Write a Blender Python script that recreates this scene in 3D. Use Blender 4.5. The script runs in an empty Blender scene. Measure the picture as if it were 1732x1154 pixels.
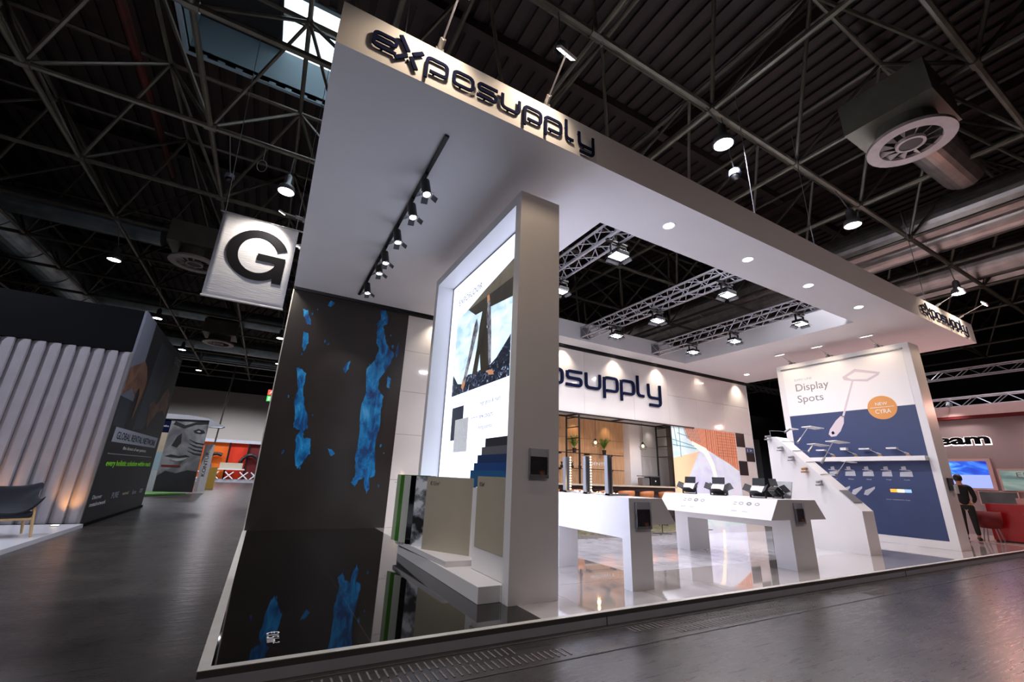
import bpy, bmesh, math, random
from mathutils import Vector, Matrix
from mathutils.geometry import tessellate_polygon
random.seed(7)
SC = bpy.context.scene
COL = SC.collection
# ------------------------------------------------------------------ camera
cam_d = bpy.data.cameras.new('camera')
cam = bpy.data.objects.new('camera', cam_d); COL.objects.link(cam)
R_ = Vector((0.8715739393, -0.4889678465, 0.0356274250))
U_ = Vector((-0.1781413490, -0.2481531421, 0.9522004400))
F_ = Vector((0.4567543411, 0.8362598060, 0.3033892034))
cam.matrix_world = Matrix(((R_.x, U_.x, -F_.x, 0.0), (R_.y, U_.y, -F_.y, 0.0), (R_.z, U_.z, -F_.z, 1.25), (0, 0, 0, 1)))
cam_d.sensor_width = 36.0; cam_d.sensor_fit = 'HORIZONTAL'
cam_d.lens = 719.83 / 1732 * 36.0
cam_d.clip_start = 0.05; cam_d.clip_end = 300
SC.camera = cam
# ------------------------------------------------------------------ view, world
SC.view_settings.view_transform = 'Standard'
SC.view_settings.look = 'None'
SC.view_settings.gamma = 1.0
SC.view_settings.use_curve_mapping = False
SC.view_settings.exposure = 0.45
W = bpy.data.worlds.new('world'); SC.world = W; W.use_nodes = True
W.node_tree.nodes['Background'].inputs[0].default_value = (0.80, 0.90, 1.0, 1)
W.node_tree.nodes['Background'].inputs[1].default_value = 2.2

PZ = 0.103      # top of the stand platform
ZS = 5.073      # underside of the canopy
ZF = 5.60       # top of the fascia
YW = 10.0       # display wall plane
Y0 = 3.44       # front edge of the stand
# ------------------------------------------------------------------ materials
def lin(c):
    return tuple((v/12.92 if v <= 0.04045 else ((v+0.055)/1.055)**2.4) for v in c)
def hx(s):
    s = s.lstrip('#'); return lin(tuple(int(s[i:i+2], 16)/255 for i in (0, 2, 4)))
def mat(name, col, rough=0.5, metal=0.0, spec=0.5, emit=None, es=0.0, var=0.0, vscale=5.0, bump=0.0, bscale=40.0, rvar=0.0, alpha=None, trans=0.0, coat=0.0, stretch=None):
    m = bpy.data.materials.new(name); m.use_nodes = True
    nt = m.node_tree; n = nt.nodes; l = nt.links
    b = n['Principled BSDF']
    c = hx(col) if isinstance(col, str) else col
    b.inputs['Base Color'].default_value = (*c, 1)
    b.inputs['Roughness'].default_value = rough
    b.inputs['Metallic'].default_value = metal
    b.inputs['Specular IOR Level'].default_value = spec
    b.inputs['Coat Weight'].default_value = coat
    b.inputs['Coat Roughness'].default_value = 0.03
    b.inputs['Transmission Weight'].default_value = trans
    if emit is not None:
        b.inputs['Emission Color'].default_value = (*(hx(emit) if isinstance(emit, str) else emit), 1)
        b.inputs['Emission Strength'].default_value = es
    tc = n.new('ShaderNodeTexCoord'); mp = n.new('ShaderNodeMapping')
    l.new(tc.outputs['Object'], mp.inputs[0])
    if stretch: mp.inputs['Scale'].default_value = stretch
    nz = n.new('ShaderNodeTexNoise'); nz.inputs['Scale'].default_value = vscale; nz.inputs['Detail'].default_value = 6
    l.new(mp.outputs[0], nz.inputs['Vector'])
    if var > 0:
        rp = n.new('ShaderNodeValToRGB')
        rp.color_ramp.elements[0].position = 0.3; rp.color_ramp.elements[1].position = 0.7
        rp.color_ramp.elements[0].color = (*[v*(1-var) for v in c], 1)
        rp.color_ramp.elements[1].color = (*[min(1, v*(1+var)) for v in c], 1)
        l.new(nz.outputs[0], rp.inputs[0]); l.new(rp.outputs[0], b.inputs['Base Color'])
    if rvar > 0:
        mr = n.new('ShaderNodeMapRange'); mr.inputs[3].default_value = max(0, rough-rvar); mr.inputs[4].default_value = rough+rvar
        l.new(nz.outputs[0], mr.inputs[0]); l.new(mr.outputs[0], b.inputs['Roughness'])
    if bump > 0:
        n2 = n.new('ShaderNodeTexNoise'); n2.inputs['Scale'].default_value = bscale; n2.inputs['Detail'].default_value = 4
        l.new(mp.outputs[0], n2.inputs['Vector'])
        bp = n.new('ShaderNodeBump'); bp.inputs['Strength'].default_value = bump; bp.inputs['Distance'].default_value = 0.01
        l.new(n2.outputs[0], bp.inputs['Height']); l.new(bp.outputs[0], b.inputs['Normal'])
    return m
M = {}
M['white'] = mat('white_lacquer', '#e9e6e6', 0.35, var=0.02, vscale=2)
M['soffit'] = mat('canopy_fabric', '#dedcde', 0.8, var=0.03, vscale=0.6)
M['gloss_white'] = mat('gloss_white_panel', '#e8e2dd', 0.08, coat=0.6, var=0.015, vscale=1)
M['seam'] = mat('dark_joint', '#3b3734', 0.7)
M['kerb'] = mat('kerb_aluminium', '#d6d2c8', 0.35, metal=0.3, var=0.05, vscale=8)
M['kerb_face'] = mat('kerb_board', '#a9a7ad', 0.6, var=0.06, vscale=3)
M['black'] = mat('black_metal', '#121214', 0.4, var=0.1, vscale=9)
M['blackflap'] = mat('black_flap', '#2a2c31', 0.5, var=0.1)
M['grey'] = mat('grey_metal', '#8d8d90', 0.35, metal=0.6, var=0.05)
M['silver'] = mat('truss_aluminium', '#b9b6bd', 0.32, metal=0.75, var=0.06, vscale=10)
M['navy'] = mat('navy_letter', '#131a38', 0.8, spec=0.05)
M['navyprint'] = mat('navy_print', '#34426a', 0.5, var=0.05)
M['orange'] = mat('orange_print', '#e39a4c', 0.5)
M['whiteprint'] = mat('white_print', '#f4f0ee', 0.5)
M['lightgrey'] = mat('light_grey_print', '#b9bac2', 0.5, var=0.05)
M['greytext'] = mat('grey_text', '#8a8688', 0.5)
M['palegreytext'] = mat('pale_text', '#97959b', 0.5, emit='#97959b', es=0.3)
M['whitetext'] = mat('white_text', '#f2f2f2', 0.5)
M['truss'] = mat('space_frame_paint', '#5d584c', 0.4, metal=0.25, var=0.25, vscale=3)
M['deck'] = mat('roof_deck', '#2a1917', 0.6, var=0.2, vscale=2)
M['decksheet'] = mat('roof_sheet', '#1e1312', 0.7, var=0.2)
M['duct'] = mat('galvanised_duct', '#b2aaa4', 0.33, metal=0.9, var=0.22, vscale=2.5, rvar=0.1, bump=0.15, bscale=6)
M['duct_blue'] = mat('galvanised_duct_cool', '#8f9ca0', 0.38, metal=0.8, var=0.25, vscale=2, rvar=0.1)
M['plenum'] = mat('plenum_sheet', '#6d6a5e', 0.5, metal=0.4, var=0.15, vscale=2)
M['diffuser'] = mat('diffuser_paint', '#c4b4b2', 0.5, var=0.08)
M['darkgrille'] = mat('dark_grille', '#4b4243', 0.6)
M['redpipe'] = mat('red_pipe', '#4a1a12', 0.6, var=0.2)
M['hallwall'] = mat('hall_wall', '#bdb9b2', 0.8, var=0.05, vscale=0.3)
M['darkwall'] = mat('hall_dark_wall', '#17171a', 0.8, var=0.1, vscale=0.5)
M['banner'] = mat('banner_cloth', '#dcdce4', 0.75, var=0.05, vscale=3, bump=0.6, bscale=9, stretch=(0.6, 0.6, 6))
M['ink'] = mat('black_ink', '#0d0d14', 0.8, spec=0.15)
M['stone'] = None
M['wood'] = mat('light_oak', '#c39a6c', 0.5, var=0.15, vscale=6, stretch=(1, 1, 8))
M['tan'] = mat('tan_leather', '#b9713f', 0.5, var=0.1)
M['beige'] = mat('beige_tile', '#b3ab98', 0.3, var=0.03)
M['green'] = mat('green_glass_sheet', '#3f7d1f', 0.25, coat=0.4)
M['palegreen'] = mat('pale_green_sheet', '#aebf9b', 0.25, coat=0.4)
M['mirror'] = mat('mirror_sheet', '#c9ccc8', 0.05, metal=1.0)
M['blacksheet'] = mat('black_gloss_sheet', '#08090c', 0.06, coat=0.8)
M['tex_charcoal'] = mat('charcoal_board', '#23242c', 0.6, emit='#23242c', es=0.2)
M['tex_grey'] = mat('grey_board', '#6b6c76', 0.6)
M['tex_navy'] = mat('navy_board', '#123868', 0.6)
M['tex_blue'] = mat('blue_board', '#10468c', 0.6)
M['tex_teal'] = mat('teal_board', '#0f5d94', 0.6)
M['leaf'] = mat('fern_leaf', '#4e8a28', 0.5, var=0.35, vscale=20)
M['leafdark'] = mat('dark_leaf', '#23401c', 0.5, var=0.3, vscale=20)
M['pot'] = mat('black_pot', '#1b1715', 0.5)
M['bartop'] = mat('bar_top', '#c9b9a2', 0.3, var=0.06)
M['barfront'] = mat('bar_front', '#3a2a28', 0.5, var=0.1)
M['checker'] = mat('dark_tile', '#2d2526', 0.25, var=0.2, vscale=8)
M['pleat'] = mat('grey_felt', '#908d95', 0.9, var=0.06, vscale=3)
M['boothblack'] = mat('black_fascia', '#05060a', 0.8, spec=0.1)
M['boothgrey'] = mat('slate_return', '#666a78', 0.5, var=0.05)
M['chairshell'] = mat('dark_felt_shell', '#1b1f29', 0.8, var=0.15, vscale=30)
M['ash'] = mat('ash_wood', '#c9a878', 0.5, var=0.12, vscale=8)
M['pink'] = mat('pink_grey_panel', '#a59698', 0.6, var=0.05, vscale=0.8)
M['pinkpale'] = mat('pale_rose_panel', '#d6b3ad', 0.6, var=0.04)
M['red'] = mat('red_lacquer', '#b90d16', 0.3, coat=0.2)
M['darkred'] = mat('dark_red_upholstery', '#6d0a10', 0.7)
M['skin'] = mat('skin', '#b88468', 0.5)
M['hair'] = mat('black_hair', '#0e0c0c', 0.6)
M['cloth_black'] = mat('black_cloth', '#101115', 0.8)
M['cloth_trouser'] = mat('dark_trousers', '#181d18', 0.8)
M['cloth_blue'] = mat('blue_shirt', '#4a76a8', 0.8)
M['cable'] = mat('steel_wire', '#9a9aa0', 0.4, metal=0.6)
M['ocher'] = mat('ochre_panel', '#b08d3a', 0.6)
M['bluepaint'] = mat('pale_blue_panel', '#9db4bf', 0.6)
M['brown'] = mat('copper_drive', '#a9793f', 0.4)
def glow(name, col, s): return mat(name, col, 0.5, emit=col, es=s)
M['lamp'] = glow('lamp_lens', '#fff6ea', 14)
M['lamp_cool'] = glow('lamp_lens_cool', '#f4f6ff', 16)
M['lamp_mild'] = glow('lamp_panel_glow', '#fbf6ee', 4)
M['bulb'] = glow('warm_bulb', '#ffcf8a', 9)
M['bulbstrip'] = glow('strip_bulb', '#ffe9c8', 5)
M['screen_white'] = glow('backlit_white', '#dde6ff', 1.3)
M['screen_blue'] = None
M['exit_green'] = glow('exit_green', '#2fbf4a', 1.2)
M['exit_red'] = glow('exit_red', '#c8402c', 1.0)
M['halo'] = glow('letter_halo', '#fff4f0', 2.0)
M['uplens'] = glow('uplight_lens', '#ffe2b0', 12)

def nodes_mat(name, rough=0.4, coat=0.0, spec=0.5):
    m = bpy.data.materials.new(name); m.use_nodes = True
    n = m.node_tree.nodes; l = m.node_tree.links; b = n['Principled BSDF']
    b.inputs['Roughness'].default_value = rough; b.inputs['Coat Weight'].default_value = coat
    b.inputs['Coat Roughness'].default_value = 0.02; b.inputs['Specular IOR Level'].default_value = spec
    tc = n.new('ShaderNodeTexCoord')
    return m, n, l, b, tc
def ramp(n, l, src, stops):
    r = n.new('ShaderNodeValToRGB'); cr = r.color_ramp
    while len(cr.elements) < len(stops): cr.elements.new(0.5)
    for e, (p, c) in zip(cr.elements, stops):
        e.position = p; e.color = (*(hx(c) if isinstance(c, str) else c), 1)
    l.new(src, r.inputs[0]); return r
# hall floor : worn dark polished stone with scuffs
m, n, l, b, tc = nodes_mat('hall_floor', 0.3)
nz = n.new('ShaderNodeTexNoise'); nz.inputs['Scale'].default_value = 1.6; nz.inputs['Detail'].default_value = 9; nz.inputs['Roughness'].default_value = 0.65
l.new(tc.outputs['Object'], nz.inputs['Vector'])
r1 = ramp(n, l, nz.outputs[0], [(0.25, '#221c1b'), (0.5, '#332f2d'), (0.75, '#453f3c')])
mp = n.new('ShaderNodeMapping'); mp.inputs['Rotation'].default_value = (0, 0, 0.5); mp.inputs['Scale'].default_value = (1.2, 14, 1)
l.new(tc.outputs['Object'], mp.inputs[0])
n2 = n.new('ShaderNodeTexNoise'); n2.inputs['Scale'].default_value = 2.2; n2.inputs['Detail'].default_value = 8; n2.inputs['Roughness'].default_value = 0.7
l.new(mp.outputs[0], n2.inputs['Vector'])
r2 = ramp(n, l, n2.outputs[0], [(0.60, (0, 0, 0)), (0.72, (1, 1, 1))])
mx = n.new('ShaderNodeMixRGB'); mx.inputs[2].default_value = (*hx('#6b635e'), 1)
mul = n.new('ShaderNodeMath'); mul.operation = 'MULTIPLY'; mul.inputs[1].default_value = 0.35
l.new(r2.outputs[0], mul.inputs[0]); l.new(mul.outputs[0], mx.inputs[0]); l.new(r1.outputs[0], mx.inputs[1]); l.new(mx.outputs[0], b.inputs['Base Color'])
mr = n.new('ShaderNodeMapRange'); mr.inputs[3].default_value = 0.16; mr.inputs[4].default_value = 0.42
l.new(n2.outputs[0], mr.inputs[0]); l.new(mr.outputs[0], b.inputs['Roughness'])
M['floor'] = m
# glossy tiles with fine joints
def tile(name, c1, c2, jc, rough, coat, w=1.0, scale=1.2, contrast=(0.3, 0.7)):
    m, n, l, b, tc = nodes_mat(name, rough, coat)
    nz = n.new('ShaderNodeTexNoise'); nz.inputs['Scale'].default_value = scale; nz.inputs['Detail'].default_value = 8; nz.inputs['Distortion'].default_value = 1.5
    l.new(tc.outputs['Object'], nz.inputs['Vector'])
    r = ramp(n, l, nz.outputs[0], [(contrast[0], c1), (contrast[1], c2)])
    br = n.new('ShaderNodeTexBrick'); br.offset = 0.0; br.inputs['Scale'].default_value = 1.0
    br.inputs['Brick Width'].default_value = w; br.inputs['Row Height'].default_value = w; br.inputs['Mortar Size'].default_value = 0.004; br.inputs['Mortar Smooth'].default_value = 0
    br.inputs['Mortar'].default_value = (*hx(jc), 1)
    l.new(tc.outputs['Object'], br.inputs['Vector']); l.new(r.outputs[0], br.inputs['Color1']); l.new(r.outputs[0], br.inputs['Color2'])
    l.new(br.outputs[0], b.inputs['Base Color'])
    return m
M['tile_black'] = tile('black_gloss_tile', '#080706', '#0d0b0a', '#2a2724', 0.035, 0.0)
M['tile_light'] = tile('greige_gloss_tile', '#aaa39f', '#c4bdb8', '#8b8480', 0.05, 0.8, 1.0, 0.7)
M['tile_marble'] = tile('white_marble_tile', '#cfcfd6', '#f1f0f4', '#b9b7bb', 0.07, 0.7, 0.5, 2.2)
# dark stone wall
m, n, l, b, tc = nodes_mat('dark_stone_wall', 0.30, 0.0)
nz = n.new('ShaderNodeTexNoise'); nz.inputs['Scale'].default_value = 1.5; nz.inputs['Detail'].default_value = 5
l.new(tc.outputs['Object'], nz.inputs['Vector'])
r = ramp(n, l, nz.outputs[0], [(0.3, '#2a2522'), (0.7, '#332d29')]); l.new(r.outputs[0], b.inputs['Base Color'])
M['stone'] = m
# blue flame print
m, n, l, b, tc = nodes_mat('blue_flame_print', 0.35)
nz = n.new('ShaderNodeTexNoise'); nz.inputs['Scale'].default_value = 5; nz.inputs['Detail'].default_value = 8; nz.inputs['Distortion'].default_value = 0.6; nz.inputs['Roughness'].default_value = 0.65
mp = n.new('ShaderNodeMapping'); mp.inputs['Scale'].default_value = (1, 1, 0.45); l.new(tc.outputs['Object'], mp.inputs[0]); l.new(mp.outputs[0], nz.inputs['Vector'])
r = ramp(n, l, nz.outputs[0], [(0.30, '#2a1f55'), (0.42, '#0b4a86'), (0.55, '#0f86c8'), (0.68, '#4fa9e2')]); l.new(r.outputs[0], b.inputs['Base Color'])
M['flame'] = m
# oak recess wall with board joints
m, n, l, b, tc = nodes_mat('oak_panel_wall', 0.5)
mp = n.new('ShaderNodeMapping'); mp.inputs['Scale'].default_value = (9, 9, 0.7); l.new(tc.outputs['Object'], mp.inputs[0])
nz = n.new('ShaderNodeTexNoise'); nz.inputs['Scale'].default_value = 3; nz.inputs['Detail'].default_value = 6; l.new(mp.outputs[0], nz.inputs['Vector'])
r = ramp(n, l, nz.outputs[0], [(0.3, '#b98e66'), (0.7, '#d0a882')]); l.new(r.outputs[0], b.inputs['Base Color'])
M['oakwall'] = m
# procedural pictures
def wave_print(name, c1, c2, scale, rot=(0, 0, 0), es=0.0, dist=2.0, c3=None):
    m, n, l, b, tc = nodes_mat(name, 0.5)
    mp = n.new('ShaderNodeMapping'); mp.inputs['Rotation'].default_value = rot; l.new(tc.outputs['Object'], mp.inputs[0])
    w = n.new('ShaderNodeTexWave'); w.inputs['Scale'].default_value = scale; w.inputs['Distortion'].default_value = dist; w.inputs['Detail'].default_value = 4
    l.new(mp.outputs[0], w.inputs['Vector'])
    st = [(0.3, c1), (0.7, c2)] if c3 is None else [(0.2, c1), (0.5, c3), (0.8, c2)]
    r = ramp(n, l, w.outputs[0], st); l.new(r.outputs[0], b.inputs['Base Color'])
    if es > 0:
        l.new(r.outputs[0], b.inputs['Emission Color']); b.inputs['Emission Strength'].default_value = es
    return m
def noise_print(name, stops, scale, es=0.0, stretch=(1, 1, 1), dist=0.5):
    m, n, l, b, tc = nodes_mat(name, 0.5)
    mp = n.new('ShaderNodeMapping'); mp.inputs['Scale'].default_value = stretch; l.new(tc.outputs['Object'], mp.inputs[0])
    w = n.new('ShaderNodeTexNoise'); w.inputs['Scale'].default_value = scale; w.inputs['Detail'].default_value = 8; w.inputs['Distortion'].default_value = dist
    l.new(mp.outputs[0], w.inputs['Vector'])
    r = ramp(n, l, w.outputs[0], stops); l.new(r.outputs[0], b.inputs['Base Color'])
    if es > 0:
        l.new(r.outputs[0], b.inputs['Emission Color']); b.inputs['Emission Strength'].default_value = es
    return m
M['snow'] = noise_print('snow_print', [(0.3, '#a8cfe4'), (0.5, '#d5ecf6'), (0.7, '#f3fbff')], 3, 0.75, (1, 1, 2))
M['rock'] = noise_print('rock_print', [(0.35, '#14151f'), (0.52, '#1f2434'), (0.62, '#3d4d6c'), (0.7, '#d8e2f4')], 7, 0.5, (1, 1, 1.5), 2)
M['coat'] = noise_print('coat_print', [(0.3, '#29251f'), (0.7, '#474034')], 2, 0.45)
M['hill'] = noise_print('hill_print', [(0.3, '#5d5446'), (0.7, '#7a7161')], 2, 0.5)
M['limb'] = noise_print('limb_print', [(0.35, '#3b3b42'), (0.6, '#9b9ca9')], 9, 0.5)
M['handprint'] = glow('hand_tone_print', '#c98f6c', 0.5)
M['marbleprint'] = noise_print('marble_swatch_print', [(0.3, '#e9ebf1'), (0.6, '#d3d7e0'), (0.7, '#f4f5f9')], 7, 0.3, (1, 1, 1), 3)
M['darkprint'] = glow('dark_swatch_print', '#2a2e3c', 0.5)
M['sky_mural'] = noise_print('mural_sky', [(0.3, '#bfe2ec'), (0.6, '#e9f6f8')], 1.6, 0.18, (1, 1, 2))
M['peach'] = wave_print('mural_peach', '#f6c98d', '#fbe2c0', 6, (0, 0.9, 0), 0.15)
M['lilac'] = noise_print('mural_lilac', [(0.3, '#d7d3f2'), (0.6, '#e6f0ff'), (0.8, '#f6ddf0')], 1.5, 0.15)
M['redcurtain'] = wave_print('mural_rust', '#b8603f', '#f4b295', 9, (0, 0, 0), 0.2, 1.0, '#e38b66')
M['lightarc'] = glow('mural_light', '#fff3df', 0.4)
M['mural_lines'] = glow('mural_steel', '#4b7f86', 0.5)
M['face'] = noise_print('face_photo_print', [(0.2, '#2c2b2e'), (0.45, '#6f6e72'), (0.7, '#a3a2a7')], 1.1, 0.0, (1.5, 1, 1), 0.8)
M['facedark'] = mat('face_shadow_print', '#242326', 0.7, var=0.2, vscale=3)
M['facelight'] = mat('face_light_print', '#a9a8ad', 0.7, var=0.1)
M['orangeglow'] = noise_print('orange_backdrop', [(0.3, '#c96a12'), (0.6, '#d9531c'), (0.8, '#e06a20')], 0.5, 0.14)
M['redglow'] = noise_print('red_backdrop', [(0.3, '#b8240f'), (0.7, '#cf3a1a')], 0.6, 0.14)
M['maroon'] = noise_print('maroon_backdrop', [(0.3, '#54181a'), (0.7, '#7a1a1c')], 0.6, 0.1)
M['slate'] = noise_print('slate_graphic', [(0.3, '#14171c'), (0.7, '#1c2026')], 0.5)
M['slategrad'] = noise_print('slate_blur_graphic', [(0.3, '#2a303c'), (0.7, '#3b4250')], 0.6)
M['hand'] = noise_print('hand_photo', [(0.3, '#4f372c'), (0.7, '#8e6552')], 2.5)
M['lime'] = glow('lime_text', '#6fb81e', 0.25)
M['palebar'] = mat('pale_sign_bar', '#b9c2d2', 0.5)
m, n, l, b, tc = nodes_mat('screen_blue', 0.2)
mp = n.new('ShaderNodeMapping'); l.new(tc.outputs['Generated'], mp.inputs[0])
gr = n.new('ShaderNodeTexNoise'); gr.inputs['Scale'].default_value = 1.7; gr.inputs['Distortion'].default_value = 1; l.new(mp.outputs[0], gr.inputs['Vector'])
r = ramp(n, l, gr.outputs[0], [(0.3, '#10209c'), (0.5, '#1b5bdc'), (0.7, '#6fb9ff')]); l.new(r.outputs[0], b.inputs['Emission Color']); b.inputs['Emission Strength'].default_value = 0.9
b.inputs['Base Color'].default_value = (0.01, 0.02, 0.1, 1)
M['screen_blue'] = m
M['screen_pale'] = glow('screen_pale', '#8fa2e8', 0.8)
M['tealprint'] = noise_print('teal_landscape_print', [(0.3, '#27595f'), (0.5, '#8aa9a2'), (0.7, '#c8cbb0')], 1.4, 0.35, (1, 0.5, 3))
M['darkscreen'] = noise_print('dark_screen_print', [(0.3, '#202124'), (0.7, '#5a5d60')], 1.0, 0.2)
M['spectrum1'] = glow('spectrum_orange', '#f39a34', 0.8); M['spectrum2'] = glow('spectrum_cream', '#f7e7b0', 0.8); M['spectrum3'] = glow('spectrum_blue', '#86a9d8', 0.8)
M['glass'] = mat('clear_glass', '#f2f8f8', 0.02, trans=1.0)
M['acrylic'] = mat('clear_acrylic', '#cfd0d6', 0.1, trans=0.75)
M['leaflet'] = noise_print('leaflet_photo', [(0.40, '#10131f'), (0.60, '#2a2530'), (0.72, '#9a5f3c')], 9)

# ------------------------------------------------------------------ mesh builder
class MB:
    def __init__(s, o=(0, 0, 0)):
        s.bm = bmesh.new(); s.o = Vector(o)
    def verts(s, pts): return [s.bm.verts.new(Vector(p) - s.o) for p in pts]
    def face(s, pts):
        try: return s.bm.faces.new(s.verts(pts))
        except ValueError: return None
    def hexa(s, p):
        v = s.verts(p)
        for f in ((0, 3, 2, 1), (4, 5, 6, 7), (0, 1, 5, 4), (1, 2, 6, 5), (2, 3, 7, 6), (3, 0, 4, 7)):
            s.bm.faces.new([v[i] for i in f])
        return s
    def box(s, x0, x1, y0, y1, z0, z1):
        return s.hexa([(x0, y0, z0), (x1, y0, z0), (x1, y1, z0), (x0, y1, z0), (x0, y0, z1), (x1, y0, z1), (x1, y1, z1), (x0, y1, z1)])
    def obox(s, c, ax, ay, az, lx, ly, lz):
        c = Vector(c); ax = Vector(ax).normalized()*lx/2; ay = Vector(ay).normalized()*ly/2; az = Vector(az).normalized()*lz/2
        return s.hexa([c-ax-ay-az, c+ax-ay-az, c+ax+ay-az, c-ax+ay-az, c-ax-ay+az, c+ax-ay+az, c+ax+ay+az, c-ax+ay+az])
    def cone(s, p, q, r, r2=None, seg=12, caps=True):
        p = Vector(p); q = Vector(q); r2 = r if r2 is None else r2
        d = (q-p).normalized(); a = d.orthogonal().normalized(); b = d.cross(a)
        A = []; B = []
        for i in range(seg):
            t = 2*math.pi*i/seg; w = a*math.cos(t)+b*math.sin(t)
            A.append(s.bm.verts.new(p+w*r-s.o)); B.append(s.bm.verts.new(q+w*r2-s.o))
        for i in range(seg):
            k = (i+1) % seg; s.bm.faces.new((A[i], A[k], B[k], B[i]))
        if caps: s.bm.faces.new(A[::-1]); s.bm.faces.new(B)
        return s
    def tube(s, pts, r, seg=8):
        for a, b in zip(pts[:-1], pts[1:]): s.cone(a, b, r, seg=seg)
        return s
    def prism(s, pts, off):
        """polygon pts (3d, planar) extruded by vector off; handles concave outlines"""
        off = Vector(off); A = s.verts(pts); B = [s.bm.verts.new(v.co+off) for v in A]
        n = len(A)
        for t in tessellate_polygon([[v.co.copy() for v in A]]):
            try:
                s.bm.faces.new([A[i] for i in t]); s.bm.faces.new([B[i] for i in reversed(t)])
            except ValueError: pass
        for i in range(n):
            k = (i+1) % n; s.bm.faces.new((A[i], B[i], B[k], A[k]))
        return s
    def lathe(s, prof, c, seg=24, ax='z'):
        c = Vector(c); rings = []
        for r, h in prof:
            ring = []
            for i in range(seg):
                t = 2*math.pi*i/seg; u, v = r*math.cos(t), r*math.sin(t)
                p = (u, v, h) if ax == 'z' else ((h, u, v) if ax == 'x' else (u, h, v))
                ring.append(s.bm.verts.new(c+Vector(p)-s.o))
            rings.append(ring)
        for a, b in zip(rings[:-1], rings[1:]):
            for i in range(seg):
                k = (i+1) % seg; s.bm.faces.new((a[i], a[k], b[k], b[i]))
        return s
    def ball(s, c, r, seg=10, sc=(1, 1, 1)):
        mtx = Matrix.Translation(Vector(c)-s.o) @ Matrix.Diagonal((sc[0], sc[1], sc[2], 1))
        bmesh.ops.create_uvsphere(s.bm, u_segments=seg, v_segments=max(5, seg//2+1), radius=r, matrix=mtx); return s
    def ribbon(s, pts, w, M3, depth):
        """stroke of width w along 2d pts, mitred, placed by M3(x,y)->3d and extruded by depth vector"""
        n = len(pts); L = []; Rr = []
        closed = (Vector(pts[0])-Vector(pts[-1])).length < 1e-6
        P = [Vector(p) for p in pts]
        if closed: P = P[:-1]; n -= 1
        for i in range(n):
            a = P[i-1] if (i > 0 or closed) else None
            b = P[(i+1) % n] if (i < n-1 or closed) else None
            if a is None: d = (b-P[i]).normalized(); nn = Vector((-d.y, d.x)); k = 1
            elif b is None: d = (P[i]-a).normalized(); nn = Vector((-d.y, d.x)); k = 1
            else:
                d1 = (P[i]-a).normalized(); d2 = (b-P[i]).normalized()
                n1 = Vector((-d1.y, d1.x)); n2 = Vector((-d2.y, d2.x)); nn = (n1+n2).normalized(); k = 1/max(0.5, nn.dot(n1))
            L.append(P[i]+nn*w/2*k); Rr.append(P[i]-nn*w/2*k)
        m = n if closed else n-1
        off = Vector(depth)
        VL = [s.bm.verts.new(M3(*p)-s.o) for p in L]; VR = [s.bm.verts.new(M3(*p)-s.o) for p in Rr]
        WL = [s.bm.verts.new(v.co+off) for v in VL]; WR = [s.bm.verts.new(v.co+off) for v in VR]
        F = s.bm.faces.new
        for i in range(m):
            k = (i+1) % n
            F((VL[i], VR[i], VR[k], VL[k])); F((WL[i], WL[k], WR[k], WR[i])); F((VL[i], VL[k], WL[k], WL[i])); F((VR[i], WR[i], WR[k], VR[k]))
        if not closed:
            F((VL[0], WL[0], WR[0], VR[0])); F((VL[-1], VR[-1], WR[-1], WL[-1]))
        return s
    def build(s, name, material, parent=None, label=None, smooth=False, bevel=0.0, kind=None):
        bmesh.ops.recalc_face_normals(s.bm, faces=s.bm.faces)
        me = bpy.data.meshes.new(name); s.bm.to_mesh(me); s.bm.free()
        me.materials.append(M[material] if isinstance(material, str) else material)
        if smooth:
            for p in me.polygons: p.use_smooth = True
        o = bpy.data.objects.new(name, me); COL.objects.link(o)
        if parent is not None: o.parent = parent
        else: o.location = s.o
        if label: o['label'] = label
        if kind: o['kind'] = kind
        if bevel > 0:
            md = o.modifiers.new('bevel', 'BEVEL'); md.width = bevel; md.segments = 2; md.limit_method = 'ANGLE'
        return o
def tag(o, label, cat, group=None, kind=None):
    o['label'] = label; o['category'] = cat
    if group: o['group'] = group
    if kind: o['kind'] = kind
    return o
def thing(name, label, cat, loc=(0, 0, 0), group=None, rz=0.0):
    o = bpy.data.objects.new(name, None); COL.objects.link(o); o.empty_display_size = 0.1
    o.location = loc; o.rotation_euler = (0, 0, rz)
    return tag(o, label, cat, group)
def solo(mb, name, material, label, cat, group=None, **k):
    return tag(mb.build(name, material, **k), label, cat, group)
def struct(mb, name, material, **k):
    return mb.build(name, material, kind='structure', **k)
def dup(root, loc, label=None, rz=None, group=None):
    r = root.copy(); COL.objects.link(r); r.location = loc
    if rz is not None: r.rotation_euler = (0, 0, rz)
    if label: r['label'] = label
    if group: r['group'] = group
    for ch in [o for o in COL.objects if o.parent == root]:
        c = ch.copy(); COL.objects.link(c); c.parent = r
        for g in [o for o in COL.objects if o.parent == ch]:
            d = g.copy(); COL.objects.link(d); d.parent = c
    return r
def light(kind, name, loc, energy, col='#ffffff', size=0.1, target=None, angle=60, blend=0.5, parent=None, shape=None, sy=None):
    d = bpy.data.lights.new(name, kind); d.energy = energy; d.color = hx(col)
    if kind == 'SPOT': d.spot_size = math.radians(angle); d.spot_blend = blend; d.shadow_soft_size = size
    elif kind == 'AREA':
        d.size = size
        if shape: d.shape = shape; d.size_y = sy
    else: d.shadow_soft_size = size
    o = bpy.data.objects.new(name, d); COL.objects.link(o); o.location = loc
    if target is not None:
        o.rotation_euler = (Vector(target)-Vector(loc)).to_track_quat('-Z', 'Y').to_euler()
    return o
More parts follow.
